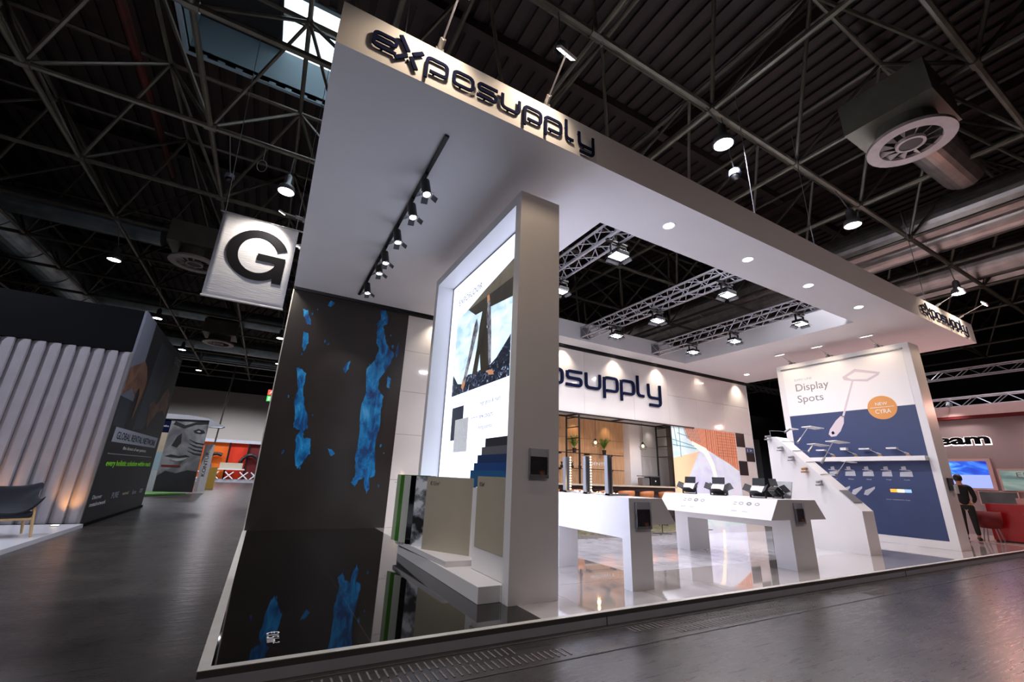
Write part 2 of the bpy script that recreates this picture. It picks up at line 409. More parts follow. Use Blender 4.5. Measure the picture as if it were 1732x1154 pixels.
def text(s, name, material, parent, o, P, xd, yd, width, height=None, depth=0.004, label=None, bold=0.0):
    """lettering converted to a mesh; lower-left corner P, running along xd, up yd, fitted to width (and height)"""
    c = bpy.data.curves.new(name, 'FONT'); c.body = s; c.size = 1.0; c.resolution_u = 3; c.offset = bold
    t = bpy.data.objects.new(name, c); COL.objects.link(t)
    bpy.context.view_layer.update()
    me = bpy.data.meshes.new_from_object(t.evaluated_get(bpy.context.evaluated_depsgraph_get()))
    bpy.data.objects.remove(t); bpy.data.curves.remove(c)
    bm = bmesh.new(); bm.from_mesh(me); bpy.data.meshes.remove(me)
    xs = [v.co.x for v in bm.verts]; ys = [v.co.y for v in bm.verts]
    x0, x1, y0, y1 = min(xs), max(xs), min(ys), max(ys)
    sx = width/(x1-x0); sy = sx if height is None else height/(y1-y0)
    xd = Vector(xd).normalized(); yd = Vector(yd).normalized(); zd = xd.cross(yd).normalized()
    P = Vector(P)-Vector(o)
    for v in bm.verts: v.co = P + xd*((v.co.x-x0)*sx) + yd*((v.co.y-y0)*sy)
    if depth > 0:
        r = bmesh.ops.extrude_face_region(bm, geom=list(bm.faces))
        for g in r['geom']:
            if isinstance(g, bmesh.types.BMVert): g.co += zd*depth
    mb = MB(); mb.bm.free(); mb.bm = bm; mb.o = Vector((0, 0, 0))
    return mb.build(name, material, parent, label)

# ================================================================== HALL
HX0, HX1, HY0, HY1, HZ = -24.0, 42.0, -12.0, 46.0, 11.5
struct(MB().box(HX0, HX1, HY0, HY1, -0.2, 0.0), 'floor', 'floor')
mb = MB()
sx0, sx1, sy0, sy1 = -3.6, 3.4, 8.5, 11.4          # roof light opening
mb.box(HX0, sx0, HY0, HY1, HZ, HZ+0.1).box(sx1, HX1, HY0, HY1, HZ, HZ+0.1)
mb.box(sx0, sx1, HY0, sy0, HZ, HZ+0.1).box(sx0, sx1, sy1, HY1, HZ, HZ+0.1)
ceil = struct(mb, 'ceiling', 'decksheet')
mb = MB()
x = -16.0
while x < 36:
    if sx0-0.1 < x < sx1+0.1:
        mb.box(x, x+0.24, HY0, sy0, HZ-0.07, HZ).box(x, x+0.24, sy1, HY1, HZ-0.07, HZ)
    else: mb.box(x, x+0.24, HY0, HY1, HZ-0.07, HZ)
    x += 0.40
mb.build('roof_deck_ribs', 'deck', ceil)
mb = MB()
for x in [-9.0+6*i for i in range(8)]:
    if not (-4.5 < x < 4.5): mb.box(x-0.12, x+0.12, HY0, HY1, HZ-0.40, HZ-0.07)
for y in (-2.0, 7.0, 16.0, 25.0, 34.0): mb.box(HX0, HX1, y-0.12, y+0.12, HZ-0.34, HZ-0.07)
mb.build('roof_beams', 'deck', ceil)
# roof light : curb, glazing, mullions
mb = MB()
CZ = 12.7
mb.box(sx0-0.1, sx1+0.1, sy1, sy1+0.1, HZ-0.1, CZ).box(sx0-0.1, sx1+0.1, sy0-0.1, sy0, HZ-0.1, CZ)
mb.box(sx0-0.1, sx0, sy0, sy1, HZ-0.1, CZ).box(sx1, sx1+0.1, sy0, sy1, HZ-0.1, CZ)
win = struct(mb, 'window_1', 'bluepaint')
MB().box(sx0, -1.7, sy0, sy1, CZ-0.02, CZ+0.05).build('blind_panel', 'darkwall', win)
MB().box(-1.7, sx1, sy0, sy1, CZ+0.06, CZ+0.07).build('pane', 'glass', win)
mb = MB()
for i in range(4): mb.box(-1.72+i*1.5, -1.66+i*1.5, sy0, sy1, CZ-0.04, CZ+0.05)
for y in (sy0+1.75,): mb.box(-1.7, sx1, y-0.03, y+0.03, CZ-0.04, CZ+0.05)
mb.build('glazing_bar', 'black', win)
# walls
wb = struct(MB().box(HX0, HX1, HY1-0.3, HY1, 0, HZ), 'wall_back', 'darkwall')
MB().box(-14, 12, HY1-0.42, HY1-0.3, 0, 7.6).build('white_lining', 'hallwall', wb)
struct(MB().box(HX1-0.3, HX1, HY0, HY1, 0, HZ), 'wall_right', 'darkwall')
struct(MB().box(HX0, HX0+0.3, HY0, HY1, 0, HZ), 'wall_left', 'darkwall')
struct(MB().box(HX0, HX1, HY0, HY0+0.3, 0, HZ), 'wall_front', 'darkwall')
# ribbed service strips in the floor along the stand
mb = MB()
for row in range(2):
    y = 3.02+row*0.17
    x = -0.5
    while x < 7.5:
        if int((x+row*0.4)/1.15) % 3 != 2: mb.box(x, x+0.012, y, y+0.13, 0.0, 0.004)
        x += 0.055
struct(mb, 'trim_1', mat('floor_groove_rib', '#6b625c', 0.6))
mb = MB()
for y in (2.95, 3.36): mb.box(-1.5, 16, y, y+0.012, 0, 0.003)
struct(mb, 'trim_2', 'seam')

# ---- space frame roof structure
ZB, ZT, P3 = 8.46, 10.95, 3.0
gx = [0.62+P3*k for k in range(-7, 12)]; gy = [4.06+P3*j for j in range(-4, 14)]
sf = thing('space_frame', 'olive grey tubular space frame carrying the dark hall roof', 'roof truss', (0.62, 4.06, ZB))
so = (0.62, 4.06, ZB)
for y in gy:
    mb = MB(so).cone((gx[0], y, ZB), (gx[-1], y, ZB), 0.062, seg=8)
    for x in gx: mb.cone((x-0.11, y, ZB), (x+0.11, y, ZB), 0.095, seg=8)
    mb.build('bottom_chord', 'truss', sf)
for x in gx:
    MB(so).cone((x, gy[0], ZB), (x, gy[-1], ZB), 0.055, seg=8).build('cross_chord', 'truss', sf)
tx = [x+P3/2 for x in gx[:-1]]; ty = [y+P3/2 for y in gy[:-1]]
for y in ty:
    mb = MB(so).cone((tx[0], y, ZT), (tx[-1], y, ZT), 0.055, seg=7)
    for x in tx: mb.ball((x, y, ZT), 0.1, 8)
    mb.build('top_chord', 'truss', sf)
for x in tx: MB(so).cone((x, ty[0], ZT), (x, ty[-1], ZT), 0.055, seg=7).build('top_cross_chord', 'truss', sf)
for y in ty:
    mb = MB(so)
    for x in tx:
        for dx in (-1.5, 1.5):
            for dy in (-1.5, 1.5): mb.cone((x, y, ZT), (x+dx, y+dy, ZB), 0.042, seg=6, caps=False)
    mb.build('brace', 'truss', sf)
# ---- ducts
def duct(x, r, z, y0, y1, label, m='duct', step=1.3):
    t = thing('air_duct', label, 'duct', (x, y0, z), 'round ducts running below the roof')
    MB((x, y0, z)).cone((x, y0, z), (x, y1, z), r, seg=28).build('duct_tube', m, t, smooth=False)
    y = y0+0.4
    while y < y1:
        MB((x, y0, z)).cone((x, y, z), (x, y+0.05, z), r+0.022, seg=28).build('duct_flange', m, t); y += step*2
    return t
duct(16.7, 0.56, 9.25, -4, 34, 'large galvanised duct passing just behind the round ceiling diffuser')
duct(17.95, 0.50, 9.2, -4, 34, 'galvanised duct on the right of the large duct behind the diffuser')
duct(21.4, 0.55, 9.2, -4, 34, 'bright galvanised duct seen beyond the right end of the canopy')
duct(22.7, 0.45, 9.2, -4, 34, 'duller galvanised duct beside the bright far right duct')
duct(-9.6, 0.75, 9.3, 6, 40, 'wide pale duct running away above the grey pleated booth', 'duct_blue')
t = thing('air_duct', 'horizontal duct running across behind the letter banner', 'duct', (-9.5, 18.0, 9.1), 'round ducts running below the roof')
MB((-9.5, 18, 9.1)).cone((-9.5, 18, 9.1), (-4.6, 18, 9.1), 0.42, seg=24).build('duct_tube', 'duct_blue', t)
for y, z, r in ((33.5, 9.0, 0.5), (37.5, 8.9, 0.45), (27.0, 9.1, 0.45)):
    t = thing('air_duct', {33.5: 'silver cross duct in front of the far white wall', 37.5: 'lowest and farthest cross duct above the white wall', 27.0: 'nearer cross duct behind the second small diffuser'}[y], 'duct', (-8.5, y, z))
    MB((-8.5, y, z)).cone((-8.5, y, z), (12, y, z), r, seg=24).build('duct_tube', 'duct_blue', t)
# ---- round swirl diffusers
def diffuser(x, y, z, r, label, big=False, arm=None):
    o = (x, y, z); t = thing('ceiling_diffuser', label, 'air diffuser', o, 'round swirl diffusers')
    MB(o).lathe([(r*0.70, 0.0), (r, 0.0), (r, 0.06), (r*0.97, 0.08), (r*0.70, 0.06), (r*0.70, 0.0)], o, 40).build('outer_ring', 'diffuser', t)
    MB(o).lathe([(0.001, 0.0), (r*0.27, 0.0), (r*0.27, 0.05), (0.001, 0.05)], o, 30).build('hub_disc', 'darkgrille', t)
    MB(o).lathe([(r*0.27, -0.015), (r*0.34, -0.015), (r*0.34, 0.05), (r*0.27, 0.05), (r*0.27, -0.015)], o, 30).build('hub_ring', 'diffuser', t)
    for i in range(12):
        a = 2*math.pi*i/12; a2 = a+0.20
        mb = MB(o)
        p1 = (x+r*0.34*math.cos(a), y+r*0.34*math.sin(a)); p2 = (x+r*0.71*math.cos(a), y+r*0.71*math.sin(a)); p3 = (x+r*0.71*math.cos(a2), y+r*0.71*math.sin(a2))
        mb.prism([(p1[0], p1[1], z), (p2[0], p2[1], z), (p3[0], p3[1], z+0.10)], (0, 0, 0.008))
        mb.build('vane', 'diffuser', t)
    MB(o).lathe([(r*0.72, 0.06), (r*0.70, 0.42), (0.001, 0.42)], o, 30).build('neck', 'plenum', t)
    s = r*1.1
    MB(o).box(x-s*0.95, x+s*0.95, y-s*0.85, y+s*1.0, z+0.42, z+1.15).build('plenum_box', 'plenum', t)
    if arm:
        MB(o).cone((x+s*0.9, y+0.1, z+0.85), arm, 0.40 if big else 0.25, seg=26).build('branch_duct', 'duct', t)
    return t
diffuser(9.72, 2.15, 7.6, 0.66, 'large round air diffuser hanging below a box above the fascia right end', True, (13.6, 2.3, 8.7))
diffuser(-3.2, 16.4, 7.6, 0.72, 'round diffuser half hidden by the white letter banner')
diffuser(-3.3, 27.0, 7.5, 0.72, 'small far round diffuser above the face banner')
# ---- bell shaped hall lamps
def near_chord(y): return min(gy, key=lambda v: abs(v-y))
def bell(x, y, z, lb='lamp'):
    o = (x, y, z); t = thing('hall_lamp', lb, 'pendant lamp', o, 'bell shaped hall lamps')
    hs = MB(o).lathe([(0.17, 0.0), (0.19, 0.02), (0.16, 0.14), (0.09, 0.20), (0.085, 0.40), (0.05, 0.46), (0.001, 0.46)], o, 20).build('housing', 'grey', t, smooth=True)
    MB(o).lathe([(0.001, 0.02), (0.165, 0.01)], o, 20).build('lens', 'lamp_cool', hs)
    MB(o).cone((x, y, z+0.44), (x, near_chord(y), 8.42), 0.012, seg=6).build('cord', 'cable', t)
    return t
LAMPS = [(6.43, 3.81, 'glaring hall lamp above the middle of the front fascia'),
 (11.35, 3.87, 'hall lamp hanging in front of the big duct, right of the large diffuser'),
 (-0.67, 9.88, 'hall lamp just above the two spots lighting the letter banner'),
 (-5.26, 16.71, 'hall lamp on the left, beside the wide pale duct'),
 (18.32, 4.0, 'hall lamp right above the canopy right corner'),
 (-5.21, 22.98, 'hall lamp just behind the top corner of the black booth fascia'),
 (-5.09, 28.85, 'hall lamp beside the small far diffuser, over the slate wall end'),
 (-4.95, 34.79, 'farthest hall lamp of the left row'),
 (-0.39, 23.03, 'hall lamp level with the bottom of the blue streaked wall top'),
 (-0.31, 29.12, 'second hall lamp along the edge of the dark wall'),
 (-0.19, 34.98, 'lowest hall lamp along the edge of the dark wall, above the exit sign'),
 (20.5, 8.5, 'hall lamp behind the white lightbox panel on the right')]
for x, y, lb in LAMPS:
    bell(x, y, 7.3, lb)
    light('SPOT', 'hall_or_fill_light', (x, y, 7.27), 700, '#f3f4ff', 0.15, (x, y, 0), 140, 0.6)
for x, y in ((1.5, -3.0), (-6.0, 4.0), (12.5, -3.0), (-7.0, 10.5), (27, 4), (27, 16), (12, 17), (12, 26), (5, 34), (20, 26), (-9, 39), (-3, 40), (3, 40), (27, 22), (33, 12), (33, 20)):  # unseen hall lamps, some added only to brighten the far wall and right gap
    light('SPOT', 'hall_or_fill_light', (x, y, 7.27), (700 if y < 38 else 1000) if y > 0 else 160, '#f3f4ff', 0.15, (x, y, 0), 140 if y < 38 else 165, 0.6)
for x, y in ((5, -4.5), (9, -2.5), (16, -3.5), (-2, -6), (21, -1)):  # unseen fill lamps added on the camera side to brighten fascia and column fronts
    light('SPOT', 'hall_or_fill_light', (x, y, 7.27), 80, '#ffe6dc', 0.15, (x, y, 0), 178, 0.3)
# ---- dome cameras, red pipe, cable loop
def dome(x, y, z, label):
    o = (x, y, z); t = thing('dome_camera', label, 'camera', o, 'small grey dome cameras under the roof')
    MB(o).lathe([(0.001, 0.12), (0.1, 0.12), (0.11, 0.03), (0.1, 0.0)], o, 16).build('housing', 'boothgrey', t)
    MB(o).ball(o, 0.085, 12).build('lens_dome', 'black', t, smooth=True)
    MB(o).cone((x, y, z+0.12), (x, near_chord(y), 8.42), 0.012, seg=6).build('stem', 'grey', t)
dome(2.85, 4.0, 7.5, 'dome camera beside the raised spot above the word on the fascia')
dome(6.9, 3.95, 6.9, 'dome camera below the glaring hall lamp')
dome(-2.0, 11.2, 8.0, 'dome camera left of the hall lamp near the dark roof')
dome(13.6, 5.8, 6.9, 'dome camera in front of the ducts over the canopy')
mb = MB((-4.3, 9.6, 10.2)).tube([(-4.3, 5.0, 10.4), (-4.35, 16.0, 10.4)], 0.10, 10)
solo(mb, 'sprinkler_pipe', 'redpipe', 'dull red pipe running under the dark roof at upper left', 'pipe')
mb = MB((-1.3, 10.3, 7.8))
c0 = (-1.3, 10.3, 8.05)
mb.tube([(c0[0]+0.10*math.cos(a*math.pi/8), c0[1], c0[2]+0.16*math.sin(a*math.pi/8)) for a in range(17)], 0.008, 6)
mb.tube([(c0[0], c0[1], 8.2), (c0[0]+0.02, 10.06, 8.42)], 0.006, 5)
solo(mb, 'cable_loop', 'cable', 'small coil of grey cable hanging from the roof frame above the lamp', 'cable')

# ---- letter banner
BO = (-0.78, 8.0, 5.42)
bn = thing('hanging_banner', 'white hanging cloth banner with a big black letter G', 'banner', BO)
mb = MB(BO)
nx, nz = 14, 18
def bpt(i, j):
    u = i/nx; v = j/nz
    return (-1.37+1.17*u, 8.0+0.005*math.sin(9*u+4*v)+0.006*math.sin(14*v+3*u)*v, 3.87+1.55*(1-v))
vs = [[mb.bm.verts.new(Vector(bpt(i, j))-mb.o) for i in range(nx+1)] for j in range(nz+1)]
for j in range(nz):
    for i in range(nx): mb.bm.faces.new((vs[j][i], vs[j+1][i], vs[j+1][i+1], vs[j][i+1]))
cl = mb.build('cloth', 'banner', bn, smooth=True)
sd = cl.modifiers.new('thick', 'SOLIDIFY'); sd.thickness = 0.004
MB(BO).cone((-1.42, 8.0, 5.43), (0.0, 8.0, 5.43), 0.014).build('top_rail', 'silver', bn)
MB(BO).cone((-1.38, 8.0, 3.87), (-0.19, 8.0, 3.87), 0.016).build('bottom_rail', 'white', bn)
MB(BO).cone((-1.35, 8.0, 5.43), (-1.38, 7.1, 8.42), 0.006, seg=5).cone((-0.25, 8.0, 5.43), (-0.25, 7.1, 8.42), 0.006, seg=5).build('hanging_wire', 'cable', bn)
gc = (-0.73, 4.765)
out = []; inn = []
for k in range(0, 41):
    a = math.radians(24+k*(336-24)/40)
    out.append((gc[0]+0.465*math.cos(a), 7.984, gc[1]+0.475*math.sin(a)))
    inn.append((gc[0]+0.30*math.cos(a), 7.984, gc[1]+0.335*math.sin(a)))
mb = MB(BO)
for k in range(40):
    mb.hexa([inn[k], out[k], out[k+1], inn[k+1]] + [(p[0], 7.987, p[2]) for p in (inn[k], out[k], out[k+1], inn[k+1])])
mb.box(-0.74, -0.31, 7.982, 7.987, 4.67, 4.80)
mb.box(-0.455, -0.31, 7.980, 7.987, 4.30, 4.78)
mb.build('letter', 'ink', bn)
# ---- exit sign
o = (-0.45, 24.0, 4.35); t = thing('exit_sign', 'hanging red and green emergency exit sign at the end of the aisle', 'sign', o)
MB(o).box(-0.47, 0.10, 24.0, 24.06, 4.32, 4.92).build('frame', 'black', t)
MB(o).box(-0.45, 0.08, 23.985, 24.0, 4.34, 4.60).build('green_panel', 'exit_green', t)
MB(o).box(-0.45, 0.08, 23.985, 24.0, 4.64, 4.90).build('red_panel', 'exit_red', t)
mb = MB(o).box(-0.40, -0.30, 23.975, 23.985, 4.38, 4.56).box(-0.06, 0.04, 23.975, 23.985, 4.38, 4.56)
mb.prism([(-0.24, 23.975, 4.47), (-0.16, 23.975, 4.54), (-0.16, 23.975, 4.40)], (0, 0.01, 0))
mb.prism([(-0.40, 23.975, 4.68), (-0.30, 23.975, 4.86), (-0.20, 23.975, 4.72), (-0.02, 23.975, 4.86), (-0.2, 23.975, 4.80)], (0, 0.01, 0))
mb.build('pictogram', 'whitetext', t)
MB(o).cone((-0.2, 24.03, 4.92), (-0.2, 25.06, 8.42), 0.02, seg=6).build('hanger', 'black', t)

# ================================================================== STAND PLATFORM
PO = (-0.12, Y0, 0.0)
pf = thing('stand_platform', 'raised stand platform with pale metal edge and glossy tile floor', 'platform', PO)
MB(PO).box(-0.10, 15.98, 3.47, 10.5, 0.0, 0.095).build('base_board', 'kerb_face', pf)
MB(PO).box(-0.12, 15.98, Y0, 3.465, 0.0, 0.066).box(-0.12, -0.095, 3.465, 10.4, 0.0, 0.066).build('skirting', 'kerb_face', pf)
MB(PO).box(-0.122, 16.0, Y0-0.004, 3.465, 0.068, 0.1025).box(-0.122, -0.095, 3.465, 10.4, 0.068, 0.1025).build('edge_face', mat('edge_dark_reflection', '#5a5652', 0.45, metal=0.4), pf)  # front of the pale edge; dark floor reflection painted into its colour
MB(PO).box(-0.125, 16.0, Y0-0.006, Y0+0.05, 0.1027, 0.107).box(-0.125, -0.06, Y0+0.05, 10.0, 0.1027, 0.107).build('edge_profile', 'kerb', pf)
MB(PO).box(2.965, 2.970, Y0-0.006, Y0, 0.0, 0.066).box(9.0, 9.005, Y0-0.006, Y0, 0.0, 0.066).build('skirting_joint', 'seam', pf)
MB(PO).box(-0.06, 2.30, Y0+0.05, 10.0, 0.0952, PZ).build('black_tile_floor', 'tile_black', pf)
MB(PO).box(2.30, 15.98, Y0+0.05, 4.62, 0.0952, PZ).box(2.30, 4.45, 4.62, 11.3, 0.0952, PZ).box(4.45, 15.98, 7.45, 10.4, 0.0952, PZ).box(4.45, 11.6, 10.4, 11.3, 0.0952, PZ).build('light_tile_floor', 'tile_light', pf)
MB(PO).box(4.45, 15.98, 4.62, 7.45, 0.0952, PZ).build('marble_tile_floor', 'tile_marble', pf)
text('€15/m²', 'price_text', 'whitetext', pf, PO, (0.235, 4.0, PZ+0.0005), (0, -1, 0), (1, 0, 0), 0.25, 0.085, 0.001, 'white price lettering on the black tiles')

# ================================================================== CANOPY
CO = (-0.12, Y0, ZS)
cn = thing('canopy', 'broad white suspended canopy ring over the whole stand', 'canopy', CO)
ox0, ox1, oy0, oy1, CB = 3.90, 11.75, 4.42, 9.30, 9.86
mb = MB(CO).box(-0.12, ox0, Y0, CB, ZS, ZF).box(ox1, 15.98, Y0, CB, ZS, ZF).box(ox0, ox1, Y0, oy0, ZS, ZF).box(ox0, ox1, oy1, CB, ZS, ZF)
bmesh.ops.remove_doubles(mb.bm, verts=mb.bm.verts, dist=1e-4)
mb.build('canopy_ring', 'soffit', cn)
MB(CO).box(-0.12, 15.98, CB+0.12, 10.2, ZS-0.02, ZF).build('back_fascia', 'darkwall', cn)
# suspension wires
for k, (x, lb) in enumerate(((0.51, 'leftmost wire rising behind the big logo'), (6.75, 'wire rising from the fascia below the glaring hall lamp'), (8.66, 'wire rising from the fascia near the big diffuser'), (13.8, 'wire rising just left of the right end logo'))):
    solo(MB((x, 3.62, ZF)).cone((x, 3.62, ZF), (x-0.02, 3.62, ZB), 0.007, seg=5), 'suspension_wire', 'cable', 'thin steel suspension ' + lb, 'wire', 'canopy suspension wires')

# ---- logo lettering
def arcpts(path, r=0.22, n=4):
    out = [path[0]]
    for a, b, c in zip(path[:-2], path[1:-1], path[2:]):
        A, B, C_ = Vector(a), Vector(b), Vector(c)
        k = min(r, (A-B).length*0.49, (C_-B).length*0.49)
        p, q = B+(A-B).normalized()*k, B+(C_-B).normalized()*k
        for i in range(n+1):
            t = i/n; out.append(tuple((p*(1-t)+B*t)*(1-t)+(B*(1-t)+q*t)*t))
    out.append(path[-1]); return out
GL = {
 'e': [[(1.18, .085), (.085, .085), (.085, .915), (1.13, .915), (1.13, .50), (.16, .50)]],
 'x': [[(.02, 1.42), (.47, .62)], [(.62, .36), (.94, -.28)], [(1.20, .96), (.70, .56)], [(.42, .35), (-.12, -.12)]],
 'p': [[(.085, -.42), (.085, .915), (1.17, .915), (1.17, .085), (.26, .085)]],
 's': [[(1.22, .915), (.10, .915), (.10, .5), (1.15, .5), (1.15, .085), (.0, .085)]],
 'u': [[(.085, 1.0), (.085, .085), (1.165, .085), (1.165, 1.0)]],
 'l': [[(.085, 1.42), (.085, .085), (.62, .085)]],
 'y': [[(.085, 1.0), (.085, .085), (1.08, .085)], [(1.165, 1.0), (1.165, -.40), (.12, -.40)]],
}
ADV = [('e', 0), ('x', 1.27), ('p', 2.62), ('o', 4.08), ('s', 5.5), ('u', 6.95), ('p', 8.4), ('p', 9.82), ('l', 11.28), ('y', 12.25)]
def logo(X, Y, Z, u, depth, gap, label, skip=()):
    t = thing('logo_sign', label, 'sign', (X, Y, Z), None)
    M3 = lambda x, y: Vector((X+x*u, Y-gap, Z+y*u))
    for k, (g, a) in enumerate(ADV):
        if g == 'o':
            q = arcpts([(.6, .085), (.085, .085), (.085, .915), (1.165, .915), (1.165, .085), (.6, .085)], 0.3)
            mb = MB((X, Y, Z)); mb.ribbon([(x+a, y) for x, y in q], .17, M3, (0, -depth, 0))
        else:
            mb = MB((X, Y, Z))
            for st in GL[g]:
                q = arcpts(st, 0.26) if len(st) > 2 else st
                mb.ribbon([(x+a, y) for x, y in q], .17 if g != 'x' else .21, M3, (0, -depth, 0))
        cy = 0.5
        mb.cone(M3(a+.1, .9 if g != 'x' else 1.25), M3(a+.1, .9 if g != 'x' else 1.25)+Vector((0, gap, 0)), 0.012*u/0.2, seg=6)
        mb.cone(M3(a+.5, .09 if g != 'x' else .14), M3(a+.5, .09 if g != 'x' else .14)+Vector((0, gap, 0)), 0.012*u/0.2, seg=6)
        mb.build('letter', 'navy', t)
    return t
logo(0.18, Y0, 5.205, 0.205, 0.018, 0.022, 'raised navy logo lettering on the left end of the front fascia')
logo(12.62, Y0, 5.20, 0.205, 0.018, 0.022, 'small raised logo lettering at the right end of the front fascia')
logo(4.585, YW, 3.85, 0.49, 0.05, 0.03, 'large navy logo lettering on the white wall above the bar')

# ---- raised display spots
def arm_spot(base, head, label, group, hd=(0.26, 0.12), E=25, target=None, cool='#ffe6c4', flat=True):
    b = Vector(base); h = Vector(head); t = thing('display_spot', label, 'spotlight', base, group)
    d = (h-b); MB(base).obox(b+Vector((0, 0, 0.0)), (1, 0, 0), (0, 1, 0), (0, 0, 1), 0.09, 0.16, 0.05).build('foot', 'grey', t, bevel=0.006)
    a = d.normalized()
    MB(base).obox(b+a*0.10, a, a.orthogonal(), a.cross(a.orthogonal()), 0.17, 0.06, 0.05).build('driver', 'grey', t, bevel=0.01)
    MB(base).cone(b, h, 0.011, seg=8).build('arm', 'silver', t)
    tg = Vector(target) if target else h+Vector((0, 0, -1))
    dn = (tg-h).normalized()
    sx = Vector((1, 0, 0)) if abs(dn.x) < 0.7 else Vector((0, 1, 0))
    sy = dn.cross(sx).normalized(); sx = sy.cross(dn).normalized()
    hb = MB(base).obox(h, sx, sy, dn, hd[0], hd[1], 0.03).build('head', 'white', t, bevel=0.006)
    MB(base).obox(h+dn*0.0165, sx, sy, dn, hd[0]*0.88, hd[1]*0.8, 0.003).build('lens', 'lamp', hb)
    light('SPOT', 'display_spot_light', h+dn*0.05, E, cool, 0.09, tg, 115, 0.7)
    return t
for x, hxx, lb in ((0.86, 0.86, 'raised spot at the top left edge of the fascia, above the first letters'), (2.25, 2.13, 'raised spot on the fascia above the last letters of the big logo'), (13.82, 13.5, 'left of the two raised spots over the small logo at the right corner'), (15.24, 14.95, 'right one of the two raised spots over the small corner logo')):
    arm_spot((x, 3.52, 5.62), (hxx, 2.88, 5.78), lb, 'raised spots on the front fascia', (0.24, 0.12), 42 if x < 10 else 46, (hxx-0.1, Y0, 5.25), '#ffe2bf')
for y, lb in ((7.76, 'left of two small spots on thin arms lighting the letter banner'), (8.89, 'lower one of two small arm spots in front of the letter banner')):
    arm_spot((-0.13, y, 5.56), (-0.50, y-0.15, 5.5), lb, 'spots on the left canopy edge', (0.12, 0.12), 75, (-0.85, 8.0, 4.7) if y < 8 else (-0.12, 9.0, 5.2), '#fff2e0')
# ---- recessed downlights
def downlight(x, y, label, E=60, tgt=None):
    o = (x, y, ZS); t = thing('downlight', label, 'ceiling light', o, 'recessed downlights in the canopy')
    rg = MB(o).lathe([(0.075, 0.0), (0.10, -0.006), (0.10, 0.0)], o, 24).build('ring', 'white', t)
    MB(o).lathe([(0.001, -0.003), (0.075, -0.003)], o, 24).build('lens', 'lamp_cool', rg)
    light('SPOT', 'downlight_light', (x, y, ZS-0.02), E, '#fff4ea', 0.06, tgt or (x, y, 0), 100, 0.7)
for x, lb in ((4.86, 'first recessed downlight right of the tall portal'), (6.85, 'second recessed downlight from the portal'), (8.8, 'third recessed downlight from the portal'), (10.8, 'fourth recessed downlight, nearest the right end')): downlight(x, 3.92, lb, 42)
downlight(14.69, 9.05, 'recessed downlight near the back right corner of the canopy', 30)
# wall washers in the slot above the display wall
for k, x in enumerate((3.3, 5.2, 7.2, 9.2, 11.1, 13.2, 15.4)):
    o = (x, 9.92, ZS+0.1); t = thing('wall_washer', 'small wall washer in the dark slot above the white wall', 'spotlight', o, 'wall washers in the slot')
    MB(o).cone((x, 9.92, ZS+0.16), (x, 9.92, ZS+0.04), 0.03, seg=12).build('body', 'white', t)
    MB(o).cone((x, 9.92, ZS+0.041), (x, 9.92, ZS+0.038), 0.026, seg=12).build('lens', 'lamp', t)
    light('SPOT', 'wall_washer_light', (x, 9.70, ZS-0.03), 38 if x != 13.2 else 10, '#fff0dc', 0.03, (x, 10.02, 4.2), 95, 0.9)
# ---- lighting track with spots
solo(MB((1.2, 3.98, ZS)).box(1.175, 1.225, 3.98, 9.5, ZS-0.03, ZS), 'lighting_track', 'black', 'long black lighting track on the underside of the canopy', 'track')
TS = [(4.78, 'track spot nearest the front edge of the canopy'), (5.39, 'second track spot from the front'), (6.2, 'third track spot from the front'), (7.02, 'fourth track spot from the front'), (7.5, 'fifth track spot, glowing brightest'), (8.56, 'track spot nearest the dark wall')]
def track_spot(y, label):
    o = Vector((1.2, y, ZS-0.03)); t = thing('track_spot', label, 'spotlight', o, 'black spots on the canopy track')
    MB(o).box(1.18, 1.22, y-0.07, y+0.07, ZS-0.055, ZS-0.03).build('adapter', 'black', t)
    MB(o).cone((1.2, y, ZS-0.05), (1.2, y, ZS-0.14), 0.009, seg=6).build('stem', 'black', t)
    c = Vector((1.2, y, ZS-0.12)); d = Vector((0.16, -0.16, -1)).normalized()
    bd = MB(o).cone(c, c+d*0.22, 0.062, seg=20).build('body', 'black', t)
    e = c+d*0.22
    MB(o).cone(e, e+d*0.004, 0.048, seg=20).build('lens', 'lamp_cool', bd)
    for sx, sy in ((1, 0), (-1, 0), (0, 1), (0, -1)):
        side = Vector((sx, sy, 0)); a = (d*0.6+side*0.8).normalized(); b = side.cross(d).normalized(); nn = a.cross(b).normalized()
        MB(o).obox(e+side*0.062+a*0.05, a, b, nn, 0.085, 0.09, 0.004).build('barn_door', 'blackflap', bd)
    return t, d
tr0 = None
for y, lb in TS:
    if tr0 is None: tr0, dd = track_spot(y, lb)
    else: dup(tr0, (1.2, y, ZS-0.03), lb)
    e = Vector((1.2, y, ZS-0.16))+dd*0.26
    light('SPOT', 'track_spot_light', e, 26, '#fff3e6', 0.04, (1.9, y-1.0, 1.0) if y < 8 else (1.2, 9.9, 2.4), 62, 0.6)
